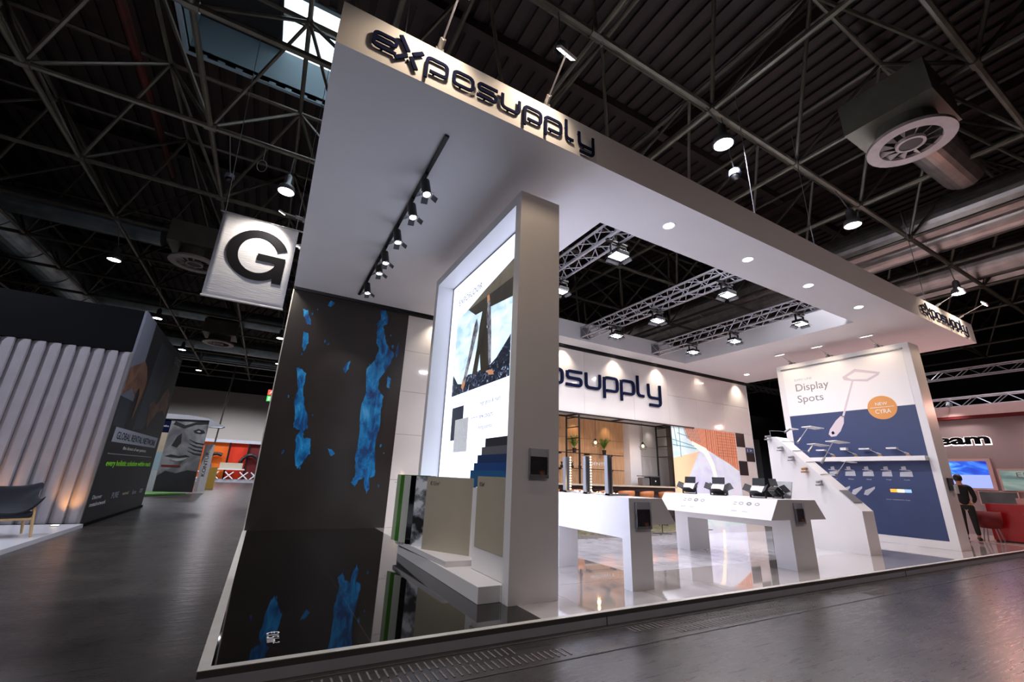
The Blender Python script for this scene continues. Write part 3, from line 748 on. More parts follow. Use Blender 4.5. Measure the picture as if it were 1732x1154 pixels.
# ---- box trusses in the opening
def box_truss(x, label):
    y0, y1, z0, z1, w = 4.43, 9.29, 5.16, 5.45, 0.29
    o = (x, y0, z0); t = thing('lighting_truss', label, 'truss', o, 'aluminium trusses across the opening')
    for dx in (-w/2, w/2):
        for z in (z0, z1): MB(o).cone((x+dx, y0, z), (x+dx, y1, z), 0.024, seg=10).build('chord', 'silver', t)
    n = 20; st = (y1-y0)/n
    for nm, fn in (('side_lacing', 0), ('side_lacing', 1), ('flat_lacing', 2), ('flat_lacing', 3)):
        mb = MB(o)
        for i in range(n):
            ya, yb = y0+i*st, y0+(i+1)*st; up = i % 2
            if fn < 2:
                dx = -w/2 if fn == 0 else w/2
                mb.cone((x+dx, ya, z0 if up else z1), (x+dx, yb, z1 if up else z0), 0.010, seg=6, caps=False)
            else:
                z = z0 if fn == 2 else z1
                mb.cone((x-w/2 if up else x+w/2, ya, z), (x+w/2 if up else x-w/2, yb, z), 0.010, seg=6, caps=False)
        mb.build(nm, 'silver', t)
    for y in (y0, y1-0.012): MB(o).box(x-w/2-0.03, x+w/2+0.03, y, y+0.012, z0-0.03, z1+0.03).build('end_plate', 'grey', t)
    return t
for x, lb in ((4.55, 'aluminium box truss nearest the tall portal'), (7.5, 'middle aluminium box truss across the canopy opening'), (10.35, 'right aluminium box truss across the canopy opening')): box_truss(x, lb)
def flood(x, y, z, label, E=70):
    o = Vector((x, y, z)); t = thing('floodlight', label, 'floodlight', o, 'black floodlights hanging on the trusses')
    hs = MB(o).box(x-0.15, x+0.15, y-0.11, y+0.11, z+0.02, z+0.09).build('housing', 'black', t, bevel=0.01)
    MB(o).box(x-0.14, x+0.14, y-0.10, y+0.10, z+0.010, z+0.018).build('lens', 'lamp_cool', hs)
    MB(o).box(x-0.17, x-0.155, y-0.02, y+0.02, z+0.03, z+0.22).box(x+0.155, x+0.17, y-0.02, y+0.02, z+0.03, z+0.22).box(x-0.17, x+0.17, y-0.02, y+0.02, z+0.205, z+0.22).build('yoke', 'black', t)
    MB(o).cone((x, y, z+0.21), (x, y, z+0.26), 0.03, seg=8).box(x-0.26, x+0.20, y-0.025, y+0.025, z+0.25, z+0.28).build('clamp', 'black', t)
    for sx, sy in ((1, 0), (-1, 0), (0, 1), (0, -1)):
        s = Vector((sx, sy, 0)); a = (s*0.75+Vector((0, 0, -0.66))).normalized(); b = Vector((-sy, sx, 0)); L = 0.085
        c = o+s*(0.15 if sx else 0.11)+a*L/2+Vector((0, 0, 0.01))
        MB(o).obox(c, a, b, a.cross(b), L, 0.20 if sx else 0.28, 0.004).build('barn_door', 'black', hs)
    light('AREA', 'floodlight_light', (x, y, z-0.01), E, '#fbf6ff', 0.26, (x, y, 0), shape='RECTANGLE', sy=0.2)
for x, y, lb in ((4.62, 4.8, 'bright floodlight on the truss nearest the portal, by the opening front edge'), (4.62, 6.5, 'floodlight half hidden by the tall portal'),
  (7.5, 4.8, 'floodlight at the front end of the middle truss'), (7.5, 6.6, 'floodlight halfway along the middle truss'), (7.5, 8.0, 'floodlight at the rear end of the middle truss'),
  (10.3, 4.9, 'floodlight at the front end of the right truss'), (10.3, 6.55, 'floodlight halfway along the right truss'), (10.3, 7.85, 'darker floodlight at the rear end of the right truss')):
    flood(x, y, 4.86, lb, 36)

# ================================================================== DISPLAY WALLS
def XZ(poly, y, d=0.004):
    return [(x, y-d, z) for x, z in poly], (0, d, 0)
DO = (-0.12, YW, PZ)
dw = thing('dark_stone_wall', 'tall dark brown wall with streaky bright blue flame shapes', 'wall', DO)
MB(DO).box(-0.10, 2.50, YW, YW+0.2, PZ, 5.0).build('wall_panel', 'stone', dw)
MB(DO).box(-0.12, -0.10, YW-0.004, YW+0.2, PZ, 5.06).build('edge_trim', 'kerb', dw)
def ragged(poly, n=4, amp=0.018, seed=1):
    rnd = random.Random(seed); out = []
    for (a, b) in zip(poly, poly[1:]+poly[:1]):
        for i in range(n):
            t = i/n; out.append((a[0]*(1-t)+b[0]*t+rnd.uniform(-amp, amp)*(i > 0), a[1]*(1-t)+b[1]*t+rnd.uniform(-amp, amp)*(i > 0)*1.5))
    return out
FL = [
 [(0.14, 4.63), (0.25, 4.63), (0.36, 4.32), (0.29, 4.29), (0.18, 4.48)],
 [(0.24, 4.13), (0.34, 4.1), (0.38, 3.88), (0.32, 3.68), (0.27, 3.77)],
 [(0.24, 3.3), (0.35, 3.29), (0.45, 3.2), (0.44, 2.94), (0.51, 2.55), (0.64, 2.26), (0.65, 2.11), (0.6, 1.98), (0.62, 1.86), (0.76, 1.85), (0.80, 1.55), (0.7, 1.4), (0.62, 1.25), (0.56, 1.32), (0.51, 1.61), (0.48, 1.87), (0.53, 2.02), (0.4, 2.05), (0.39, 2.23), (0.32, 2.61), (0.35, 2.85)],
 [(1.3, 3.63), (1.29, 3.43), (1.23, 3.32), (1.17, 3.42), (1.21, 3.55)],
 [(1.79, 5.0), (1.94, 4.99), (2.01, 4.84), (1.99, 4.64), (1.92, 4.61), (1.97, 4.4), (2.04, 4.18), (2.17, 4.02), (2.27, 3.95), (2.21, 3.76), (2.09, 3.47), (1.98, 3.27), (1.99, 3.06), (2.14, 2.91), (2.11, 2.61), (2.13, 2.15), (2.09, 1.86), (2.14, 1.47), (2.16, 1.16), (2.05, 1.12), (2.08, 0.89), (2.03, 0.78), (1.98, 0.89), (1.95, 1.12), (1.84, 1.07), (1.77, 0.92), (1.68, 1.01), (1.75, 1.15), (1.7, 1.49), (1.72, 1.96), (1.67, 2.6), (1.74, 2.94), (1.67, 3.49), (1.84, 3.74), (1.89, 4.02), (1.81, 4.14), (1.77, 4.64), (1.84, 4.75)],
 [(1.12, 1.67), (1.19, 1.67), (1.28, 1.58), (1.21, 1.52)],
 [(0.63, 4.81), (0.68, 4.96), (0.77, 4.93), (0.69, 4.8)],
 [(2.18, 3.4), (2.26, 3.32), (2.24, 3.1), (2.17, 3.15)], [(2.3, 3.85), (2.35, 4.0), (2.33, 4.25), (2.29, 4.1)]]
for k, pl in enumerate(FL):
    q, d = XZ(ragged(pl, 4 if len(pl) > 12 else 3, 0.014, k+3), YW, 0.003)
    MB(DO).prism(q, d).build('flame_streak', 'flame', dw, 'bright blue ragged flame shape')
rnd = random.Random(21)
mb = MB(DO)
for k in range(30):
    if k % 3: cx_, cz_ = rnd.uniform(1.62, 2.30), rnd.uniform(0.85, 4.9)
    else: cx_, cz_ = rnd.uniform(0.18, 0.85), rnd.uniform(1.2, 4.7)
    rr = rnd.uniform(0.008, 0.032)
    pl = [(cx_+rr*rnd.uniform(0.4, 1.2)*math.cos(a_*math.pi/4), cz_+1.7*rr*rnd.uniform(0.4, 1.2)*math.sin(a_*math.pi/4)) for a_ in range(8)]
    q, d = XZ(pl, YW, 0.002); mb.prism(q, d)
mb.build('fleck_print', 'flame', dw, 'scattered tiny blue flecks')
# glossy white panel wall
WO = (2.5, YW, PZ)
ww = thing('white_panel_wall', 'glossy white panelled display wall behind the whole stand', 'wall', WO)
def wpanel(x0, x1, z0, z1): MB(WO).box(x0+0.003, x1-0.003, YW, YW+0.04, z0+0.003, z1-0.003).build('wall_panel', 'gloss_white', ww)
zr = [PZ, 1.09, 2.09, 3.09, 4.09, 5.0]
for x0, x1 in ((2.5, 4.0), (4.0, 5.0)):
    for a, b in zip(zr[:-1], zr[1:]): wpanel(x0, x1, a, b)
for x0, x1 in ((5.0, 6.0), (6.0, 8.0), (8.0, 10.0), (10.0, 11.6)): wpanel(x0, x1, 3.09, 5.0)
for x0, x1 in ((11.6, 13.0), (13.0, 14.5), (14.5, 16.03)):
    for a, b in ((3.09, 4.09), (4.09, 5.0)): wpanel(x0, x1, a, b)
wpanel(15.03, 16.03, PZ, 3.09)
MB(WO).box(2.5, 5.0, YW+0.04, YW+0.2, PZ, 5.0).box(5.0, 11.6, YW+0.04, YW+0.2, 3.09, 5.0).box(11.6, 16.03, YW+0.04, YW+0.2, PZ, 5.0).build('wall_core', 'seam', ww)
MB(WO).box(-0.10, 16.0, 10.02, 10.2, 5.0, ZS).build('shadow_gap', 'seam', ww)  # dark filler strip colours in the recess shadow above the wall
MB(WO).box(16.03, 16.06, YW-0.01, YW+0.2, PZ, 5.0).build('end_trim', 'white', ww)
text('exposupply AG  |  hall stand', 'small_text', 'greytext', ww, WO, (2.62, YW-0.001, 1.02), (1, 0, 0), (0, 0, 1), 0.85, 0.035, 0.001)
# checker tiles
for k, (x0, z0) in enumerate(((15.03, 2.59), (15.53, 2.09), (15.03, 1.59))):
    MB(WO).box(x0, x0+0.5, YW-0.008, YW, z0, z0+0.5).build('dark_square', 'checker', ww, 'dark brown square on the white wall')
MB(WO).box(15.53, 16.0, YW-0.012, YW-0.008, 2.40, 2.59).build('navy_plate', 'navyprint', ww, 'small navy sign plate')
text('1 >', 'sign_text', 'whitetext', ww, WO, (15.62, YW-0.013, 2.44), (1, 0, 0), (0, 0, 1), 0.26, 0.10, 0.001)
# mural
MO = (11.6, YW, PZ)
mu = thing('wall_mural', 'backlit colourful mural with peach, lilac and rust red fields', 'mural', MO)
MB(MO).box(11.6, 15.02, YW-0.002, YW+0.04, PZ, 3.085).build('mural_ground', 'sky_mural', mu)
def mpart(poly, m, nm, d=0.004):
    q, o_ = XZ(poly, YW-0.002, d); MB(MO).prism(q, o_).build(nm, m, mu)
mpart([(11.62, 2.02), (12.92, 2.30), (12.31, 1.45), (12.05, 0.3), (11.62, 0.3)], 'peach', 'peach_field')
mpart([(12.92, 2.30), (13.25, 2.18), (13.55, 1.70), (13.75, 1.0), (13.8, 0.3), (12.05, 0.3), (12.31, 1.45)], 'lilac', 'lilac_field')
mpart([(12.25, 3.08), (15.0, 3.08), (15.0, 1.72), (14.5, 1.95), (13.27, 2.40), (12.95, 2.52), (12.6, 2.60), (12.4, 2.70)], 'redcurtain', 'rust_field')
mpart([(13.25, 2.38), (14.5, 1.90), (15.0, 1.70), (15.0, 0.3), (13.8, 0.3), (13.75, 1.0), (13.6, 1.6)], 'lilac', 'pink_field', 0.005)
mpart([(12.6, 2.62), (13.3, 2.42), (13.62, 1.95), (13.80, 1.2), (13.86, 0.4), (13.74, 0.4), (13.66, 1.2), (13.45, 1.85), (13.15, 2.26), (12.6, 2.48)], 'lightarc', 'light_arc', 0.007)
mb = MB(MO)
for a, b in (((11.65, 2.62), (12.7, 2.46)), ((11.65, 2.45), (12.8, 2.38)), ((11.9, 2.85), (12.5, 2.75)), ((12.0, 3.05), (12.0, 2.05)), ((11.75, 3.05), (11.85, 2.4))):
    mb.cone((a[0], YW-0.004, a[1]), (b[0], YW-0.004, b[1]), 0.012, seg=5)
for i in range(7):
    x = 12.22+i*0.11; mb.cone((x, YW-0.004, 3.07), (x+0.15, YW-0.004, 2.70-0.02*i), 0.010, seg=5)
mb.build('mural_lines', 'mural_lines', mu)
mb = MB(MO)
for i in range(14):
    x = 13.35+i*0.12; mb.box(x, x+0.02, YW-0.009, YW-0.006, 2.40-0.055*i*0.8, 3.07)
for j in range(9): mb.box(13.9, 15.0, YW-0.009, YW-0.006, 2.2+j*0.1, 2.215+j*0.1)
mb.build('rust_lines', 'tan', mu)
# recess behind the bar
RO = (5.0, YW+0.05, PZ)
rc = thing('bar_recess', 'deep niche with oak back wall and white side behind the bar', 'wall', RO)
MB(RO).box(4.9, 10.7, 11.30, 11.4, PZ, 3.3).build('oak_back_wall', 'oakwall', rc)
mb = MB(RO)
for z in (0.66, 1.1, 1.56, 2.04, 2.52): mb.box(4.9, 10.7, 11.296, 11.30, z, z+0.006)
for x in (6.2, 7.6, 9.0): mb.box(x, x+0.005, 11.296, 11.30, PZ, 3.2)
mb.build('board_joint', 'barfront', rc)
MB(RO).box(10.7, 11.2, 11.0, 11.4, PZ, 3.3).build('white_pier', 'white', rc)
MB(RO).box(11.2, 13.7, 11.30, 11.4, PZ, 3.3).build('white_back_wall', 'gloss_white', rc)
mb = MB(RO)
for z in (1.09, 2.09, 2.4): mb.box(11.2, 13.7, 11.296, 11.30, z, z+0.008)
mb.build('panel_joint', 'greytext', rc)
MB(RO).box(4.8, 13.8, 10.2, 11.4, 3.2, 3.3).build('niche_ceiling', 'white', rc)
MB(RO).box(4.8, 4.9, 10.2, 11.4, PZ, 3.3).box(13.7, 13.8, 10.2, 11.4, PZ, 3.3).build('niche_side', 'white', rc)
text('IDENTITY', 'wall_lettering', 'whitetext', rc, RO, (9.15, 11.29, 1.70), (1, 0, 0), (0, 0, 1), 0.95, 0.09, 0.01)
for x in (7.0, 8.55, 9.9, 11.9, 13.0):
    light('SPOT', 'niche_light', (x, 11.08, 3.18), 16 if x < 10.5 else 9, '#ffd9a4' if x < 10.5 else '#fff6ee', 0.03, (x, 11.25, 1.6), 85, 0.8)
    o = (x, 11.08, 3.2); t = thing('niche_spot', 'small spot in the ceiling of the bar niche', 'ceiling light', o, 'spots in the bar niche ceiling')
    MB(o).cone(o, (x, 11.08, 3.185), 0.04, seg=14).build('lens', 'lamp_mild', t)

# ================================================================== TALL LIGHTBOX PORTAL
QO = (2.2, 3.92, PZ)
pt = thing('lightbox_portal', 'tall grey white portal frame around a glowing poster', 'lightbox', QO)
MB(QO).box(2.2, 2.77, 3.92, 4.05, PZ, 4.66).box(2.2, 2.77, 6.89, 7.02, PZ, 4.66).box(2.2, 2.77, 4.05, 6.89, 4.52, 4.66).build('frame', 'white', pt)
lp_ = MB(QO).box(2.50, 2.54, 4.05, 6.89, PZ, 4.52).build('light_panel', 'screen_white', pt)
MB(QO).box(2.494, 2.50, 4.05, 6.89, 4.50, 4.52).box(2.494, 2.50, 6.87, 6.89, 0.3, 4.52).build('panel_edge', 'greytext', pt)
def YZp(poly, X, nm, m, par, O, d=0.003, label=None):
    MB(O).prism([(X-d, y, z) for y, z in poly], (d, 0, 0)).build(nm, m, par, label)
XS = 2.50
YZp([(6.58, 2.46), (6.58, 3.84), (4.6, 3.84), (4.6, 2.46)], XS, 'poster_photo', 'snow', lp_, QO, 0.002, 'photo of a dark clad figure over rocks and snow')
YZp([(6.2, 3.84), (5.5, 3.98), (4.6, 4.12), (4.6, 3.84)], XS, 'photo_sky', 'hill', lp_, QO, 0.002)
YZp([(6.1, 3.84), (4.6, 3.84), (4.6, 3.55), (5.25, 3.62), (5.8, 3.66)], XS, 'photo_hill', 'coat', lp_, QO, 0.003)
YZp([(6.57, 2.46), (6.57, 2.82), (6.35, 2.64), (6.12, 2.60), (5.95, 2.72), (5.72, 2.70), (5.2, 2.72), (5.0, 2.78), (4.61, 3.02), (4.61, 2.46)], XS, 'photo_rocks', 'rock', lp_, QO, 0.004)
YZp([(5.50, 3.80), (5.62, 3.40), (5.66, 3.10), (5.78, 2.70), (5.62, 2.66), (5.55, 2.98), (5.47, 2.64), (5.20, 2.68), (5.22, 3.25), (5.36, 3.32), (5.33, 3.6)], XS, 'photo_coat', 'coat', lp_, QO, 0.006)
YZp([(5.74, 3.58), (5.82, 3.48), (5.92, 3.15), (6.02, 2.90), (6.12, 2.66), (6.04, 2.60), (5.92, 2.86), (5.78, 3.15), (5.66, 3.42)], XS, 'photo_sleeve', 'limb', lp_, QO, 0.007)
YZp([(5.36, 3.76), (5.28, 3.72), (5.20, 3.2), (5.16, 2.75), (5.23, 2.72), (5.30, 3.2), (5.38, 3.5)], XS, 'photo_trouser', 'limb', lp_, QO, 0.007)
YZp([(6.12, 2.68), (6.18, 2.56), (6.10, 2.50), (6.03, 2.60)], XS, 'photo_hand', 'handprint', lp_, QO, 0.008)
YZp([(5.40, 3.84), (5.38, 3.72), (5.30, 3.74), (5.33, 3.84)], XS, 'photo_hand', 'handprint', lp_, QO, 0.008)
YZp([(5.28, 2.66), (5.20, 2.58), (5.05, 2.56), (5.1, 2.64)], XS, 'photo_foot', 'handprint', lp_, QO, 0.008)
YZp([(6.49, 1.75), (6.49, 2.26), (6.03, 2.26), (6.03, 2.05), (6.33, 2.05), (6.33, 1.75)], XS, 'dark_swatch', 'darkprint', lp_, QO, 0.002, 'dark grey swatch on the poster')
YZp([(6.33, 1.57), (6.33, 2.06), (5.82, 2.06), (5.82, 1.57)], XS, 'marble_swatch', 'marbleprint', lp_, QO, 0.003, 'white marble swatch on the poster')
def ytext(s, X, y, z, w, h, m, nm, par, O, lb=None, d=0.002): return text(s, nm, m, par, O, (X-0.001, y, z), (0, -1, 0), (0, 0, 1), w, h, d, lb)
ytext('EXPOFLOOR', XS, 6.56, 4.06, 0.95, 0.11, 'palegreytext', 'poster_heading', lp_, QO)
for s, z, w in (('High gloss & matt', 2.17, 0.62), ('new colours', 2.00, 0.42), ('long panels', 1.84, 0.42)): ytext(s, XS, 5.45, z, w, 0.075, 'palegreytext', 'poster_text', lp_, QO)
MB(QO).box(XS-0.003, XS, 5.50, 5.72, 2.03, 2.036).build('poster_rule', 'greytext', lp_)
# sample plinth
PLO = (1.96, 4.07, PZ)
solo(MB(PLO).box(1.96, 2.195, 4.07, 6.9, PZ, 0.25).box(2.195, 2.49, 4.055, 6.88, PZ, 0.25), 'sample_plinth', 'white', 'low white plinth along the left foot of the tall portal', 'plinth', bevel=0.004)
solo(MB((1.98, 5.0, 0.25)).prism([(1.98, 5.0, 0.25), (2.30, 4.98, 0.25), (2.48, 5.2, 0.25), (2.48, 6.86, 0.25), (1.90, 6.86, 0.25)], (0, 0, 0.06)), 'slotted_base', 'white', 'thin white slotted base on the plinth holding the upright sample sheets', 'display base')
M['reflection_sheet'] = noise_print('reflection_sheet', [(0.42, '#15161a'), (0.5, '#8d929a'), (0.56, '#e4e8ee')], 3.2, 0, (1, 1, 1.4), 0)  # blocky reflections of a glossy sheet painted in black, grey and white
M['pale_sheet'] = mat('pale_sheet', '#c6c9c0', 0.3)
dv = Vector((0.515, -0.857, 0)); nv = Vector((0.857, 0.515, 0))
def sheet(x, y, L, m, lb, extra=None, z0=0.31, z1=1.21, th=0.012):
    o = (x, y, z0); p = Vector(o); c = p+dv*L/2+Vector((0, 0, (z1-z0)/2))
    t = tag(MB(o).obox(c, dv, nv, (0, 0, 1), L, th, z1-z0).build('sample_sheet', m), lb, 'sample panel', 'upright sample sheets on the plinth')
    return t
big = thing('sample_sheet', 'large beige upright sample tile with a price on the plinth', 'sample panel', (1.985, 5.88, 0.31), 'upright sample sheets on the plinth')
c = Vector((1.985, 5.88, 0.76))+dv*0.385
MB((1.985, 5.88, 0.31)).obox(c, dv, nv, (0, 0, 1), 0.77, 0.012, 0.90).build('tile', 'beige', big)
text('€15/m²', 'price_text', 'ink', big, (1.985, 5.88, 0.31), Vector((1.985, 5.88, 1.10))+dv*0.06-nv*0.0065, dv, (0, 0, 1), 0.16, 0.055, 0.0008, 'black price lettering')
sheet(1.93, 6.20, 0.72, 'reflection_sheet', 'sheet with black and white reflections painted on, just behind the large beige tile')
sheet(1.90, 6.36, 0.70, 'blacksheet', 'black gloss sheet in the row behind the beige tile', z1=1.212)
sheet(1.86, 6.55, 0.68, 'pale_sheet', 'pale grey sheet between the black and the green sheet')
sheet(1.84, 6.68, 0.66, 'green', 'dark green upright sheet near the rear end of the plinth', z1=1.215)
sheet(1.82, 6.80, 0.64, 'palegreen', 'pale green sheet, rearmost of the upright sheets', z1=1.22)
sb = thing('sample_board', 'white upright board with a beige tile and price beside the portal post', 'sample panel', (2.28, 4.07, 0.25))
MB((2.28, 4.07, 0.25)).box(2.235, 2.33, 4.07, 4.86, 0.25, 1.12).build('board', 'white', sb, bevel=0.01)
MB((2.28, 4.07, 0.25)).box(2.222, 2.235, 4.07, 4.78, 0.49, 1.24).build('tile', 'beige', sb)
text('€15/m²', 'price_text', 'ink', sb, (2.28, 4.07, 0.25), (2.2215, 4.72, 1.13), (0, -1, 0), (0, 0, 1), 0.13, 0.05, 0.0008, 'black price lettering')
for k, (m, ytop, zt, lb) in enumerate((('tex_charcoal', 5.13, 1.71, 'charcoal board, tallest of the stepped boards in the portal'), ('tex_grey', 5.18, 1.60, 'grey board, second highest of the stepped boards in the portal'), ('tex_navy', 5.25, 1.50, 'navy board in the middle of the stepped boards'), ('tex_blue', 5.30, 1.40, 'bright blue board, second lowest of the stepped boards'), ('tex_teal', 5.35, 1.31, 'teal blue board, lowest of the stepped boards in front'))):
    X = 2.475-0.022*k
    solo(MB((X, 4.08, 0.31)).box(X-0.012, X+0.006, 4.08, ytop, 1.10, zt), 'colour_board', m, lb, 'sample board', 'stepped colour boards in the portal')

solo(MB((2.43, 4.08, 0.25)).box(2.37, 2.485, 4.08, 5.30, 0.25, 1.10), 'backing_block', 'white', 'white block under the stepped colour boards in the portal', 'plinth')
# ---- brochure holders
def holder(x0, y, z0, label, w=0.23, h=0.29):
    o = (x0, y, z0); t = thing('brochure_holder', label, 'brochure holder', o, 'clear brochure holders')
    pk = MB(o).box(x0, x0+w, y-0.035, y-0.031, z0, z0+h*0.10).box(x0, x0+0.004, y-0.035, y, z0, z0+h).box(x0+w-0.004, x0+w, y-0.035, y, z0, z0+h).box(x0, x0+w, y-0.035, y, z0-0.004, z0).build('pocket', 'acrylic', t)
    MB(o).box(x0+0.004, x0+w-0.004, y-0.006, y, z0, z0+h).build('back_plate', 'lightgrey', t)
    MB(o).box(x0+0.012, x0+w-0.012, y-0.026, y-0.008, z0+0.002, z0+h*0.72).build('leaflet', 'leaflet', pk, 'dark leaflets with a small photo')
    return t
holder(2.39, 3.92, 1.25, 'clear brochure holder with dark leaflets on the tall portal post')
holder(3.83, 3.905, 0.73, 'clear brochure holder on the end of the table with the three posts')
holder(7.08, 3.915, 0.73, 'clear brochure holder on the end of the table carrying the floodlights', 0.22)

# ================================================================== TABLE WITH PROFILE POSTS
T1 = (3.75, 3.91, PZ)
prof = [(3.75, PZ), (3.75, 1.06), (4.29, 1.06), (4.50, 0.77), (4.08, 0.77), (4.08, PZ)]
t1 = thing('display_table', 'white angular display table with three upright metal posts', 'table', T1, 'white angular display tables')
MB(T1).prism([(x, 3.91, z) for x, z in ((3.75, 0.77), (3.75, 1.06), (4.29, 1.06), (4.50, 0.77))], (0, 1.62, 0)).box(3.75, 4.08, 3.91, 5.53, 0.62, 0.7702).build('table_body', 'white', t1)
MB(T1).box(3.75, 4.08, 3.91, 4.04, PZ, 0.62).build('leg', 'white', t1)
MB(T1).box(3.75, 4.08, 5.30, 5.53, PZ, 0.62).build('leg', 'white', t1)
for y, lb in ((4.45, 'nearest of three upright metal profile posts on the white table'), (4.90, 'middle of three upright metal profile posts'), (5.37, 'farthest upright metal profile post, next to the tall portal edge')):
    o = (3.93, y, 1.06); t = thing('profile_post', lb, 'post', o, 'metal profile posts on the table')
    MB(o).box(3.91, 3.93, y-0.012, y+0.05, 1.062, 1.56).box(3.93, 3.975, y+0.02, y+0.05, 1.062, 1.56).box(3.975, 3.99, y-0.012, y+0.05, 1.062, 1.56).build('profile', 'grey', t)
    MB(o).box(3.91, 4.26, y-0.012, y+0.05, 1.062, 1.085).build('foot_profile', 'grey', t)
    if y > 4.5:
        for i in range(13):
            MB(o).ball((4.01, y+0.0, 1.11+i*0.037), 0.011, 8).build('strip_bulb', 'bulbstrip', t)
for i in range(12):
    y = 4.5+i*0.085
    tag(MB((4.12+0.02*(i % 2), y, 1.075)).ball((4.12+0.02*(i % 2), y, 1.078), 0.014, 8).build('warm_bulb', 'bulbstrip'), 'small glowing bulb of the chain lying on the white table', 'bulb', 'bulb chain lying on the table')
solo(MB((4.1, 4.44, 1.062)).box(3.98, 4.24, 4.58, 5.4, 1.062, 1.072), 'light_tray', 'lightgrey', 'flat pale tray under the bulb chain on the white table', 'tray')
light('POINT', 'bulb_chain_light', (4.1, 4.95, 1.2), 3, '#ffd9a0', 0.1)

# ================================================================== TABLE WITH FLOODLIGHTS
T2 = (7.2, 3.92, PZ)
t2 = thing('display_table', 'white angular display table with icons and black floodlights on top', 'table', T2, 'white angular display tables')
MB(T2).prism([(x, 3.92, z) for x, z in ((6.48, 0.78), (6.71, 1.065), (7.71, 1.065), (7.95, 0.78))], (0, 2.12, 0)).box(6.95, 7.50, 3.92, 6.04, 0.66, 0.7802).build('table_body', 'white', t2)
MB(T2).box(6.95, 7.50, 3.92, 4.21, PZ, 0.66).build('leg', 'white', t2)
MB(T2).box(6.95, 7.50, 5.76, 6.04, PZ, 0.66).build('leg', 'white', t2)
sl = Vector((0.23, 0, 0.285)).normalized(); nrm = Vector((-0.285, 0, 0.23)).normalized()
def slope_pt(u, y): return Vector((6.48, y, 0.78))+sl*u+nrm*0.001
for yb in (5.52, 4.56):
    for k in range(3):
        yc = yb-0.10-k*0.13; c = slope_pt(0.255, yc)
        MB(T2).ribbon([(0.032*math.cos(a*math.pi/8), 0.022*math.sin(a*math.pi/8)) for a in range(17)], 0.008+0.010*(k % 2), lambda x, y, c=c: c+Vector((0, -1, 0))*x+sl*y, nrm*0.001).build('printed_icon', 'greytext', t2)
    mb = MB(T2)
    for q in range(2): mb.obox(slope_pt(0.27-0.04*q, yb), (0, 1, 0), sl, nrm, 0.05, 0.008, 0.001)
    mb.build('printed_rule', 'greytext', t2)
    text('LED 30 W', 'printed_text', 'greytext', t2, T2, slope_pt(0.10, yb+0.02), (0, -1, 0), sl, 0.09, 0.018, 0.0005)
    text('5000 K', 'printed_text', 'lightgrey', t2, T2, slope_pt(0.10, yb-0.16), (0, -1, 0), sl, 0.09, 0.018, 0.0005)
def big_flood(x, y, rz, label, flaps=4, back=False):
    o = Vector((x, y, 1.066)); t = thing('barn_door_floodlight', label, 'floodlight', o, 'black floodlights on the white table')
    cs, sn = math.cos(rz), math.sin(rz); fx = Vector((-cs, -sn, 0)); sd_ = Vector((-sn, cs, 0)); up = Vector((0, 0, 1))
    tilt = math.radians(42); f = (fx*math.cos(tilt)+up*math.sin(tilt)); u = (up*math.cos(tilt)-fx*math.sin(tilt))
    c = o+up*0.12
    hs = MB(o).obox(c-f*0.02, f, sd_, u, 0.07, 0.24, 0.15).build('housing', 'black', t, bevel=0.012)
    MB(o).obox(c+f*0.017, f, sd_, u, 0.004, 0.215, 0.125).build('reflector', 'white', hs)
    mb = MB(o)
    for k in range(7): mb.obox(c-f*0.065+u*(k-3)*0.02, f, sd_, u, 0.03, 0.20, 0.006)
    mb.build('cooling_fin', 'black', hs)
    mb = MB(o)
    for s in (-1, 1): mb.obox(o+sd_*s*0.135+up*0.065, fx, sd_, up, 0.03, 0.012, 0.13)
    mb.obox(o+up*0.006, fx, sd_, up, 0.03, 0.28, 0.012).build('stand_yoke', 'black', t)
    e = c+f*0.02
    for s, d, L, w in ((u, sd_, 0.115, 0.22), (-u, sd_, 0.10, 0.22), (sd_, u, 0.10, 0.13), (-sd_, u, 0.10, 0.13)):
        a = (s*0.86+f*0.5).normalized(); off = 0.075 if d is sd_ else 0.12
        if s == -u: a = (f*0.9-u*0.4).normalized()
        MB(o).obox(e+s*off+a*L/2, a, d, a.cross(d), L, w, 0.004).build('barn_door', 'blackflap', hs)
    return t
big_flood(7.02, 5.72, 0.1, 'black barn door floodlight at the far end of the white table')
big_flood(7.02, 5.12, 0.2, 'second black floodlight from the far end of the table')
big_flood(7.40, 5.35, 1.2, 'black floodlight seen behind the second one, its flaps rising above')
big_flood(6.98, 4.38, -0.1, 'black floodlight with bright face near the front end of the table')
big_flood(7.38, 4.30, 2.6, 'black floodlight turned away at the front end of the table')
solo(MB((7.6, 4.3, 1.066)).obox((7.62, 4.33, 1.20), (0.4, 0, 1), (0, 1, 0), (-1, 0, 0.4), 0.28, 0.26, 0.012), 'glass_plate', 'grey', 'grey plate leaning behind the front floodlights on the table', 'plate')

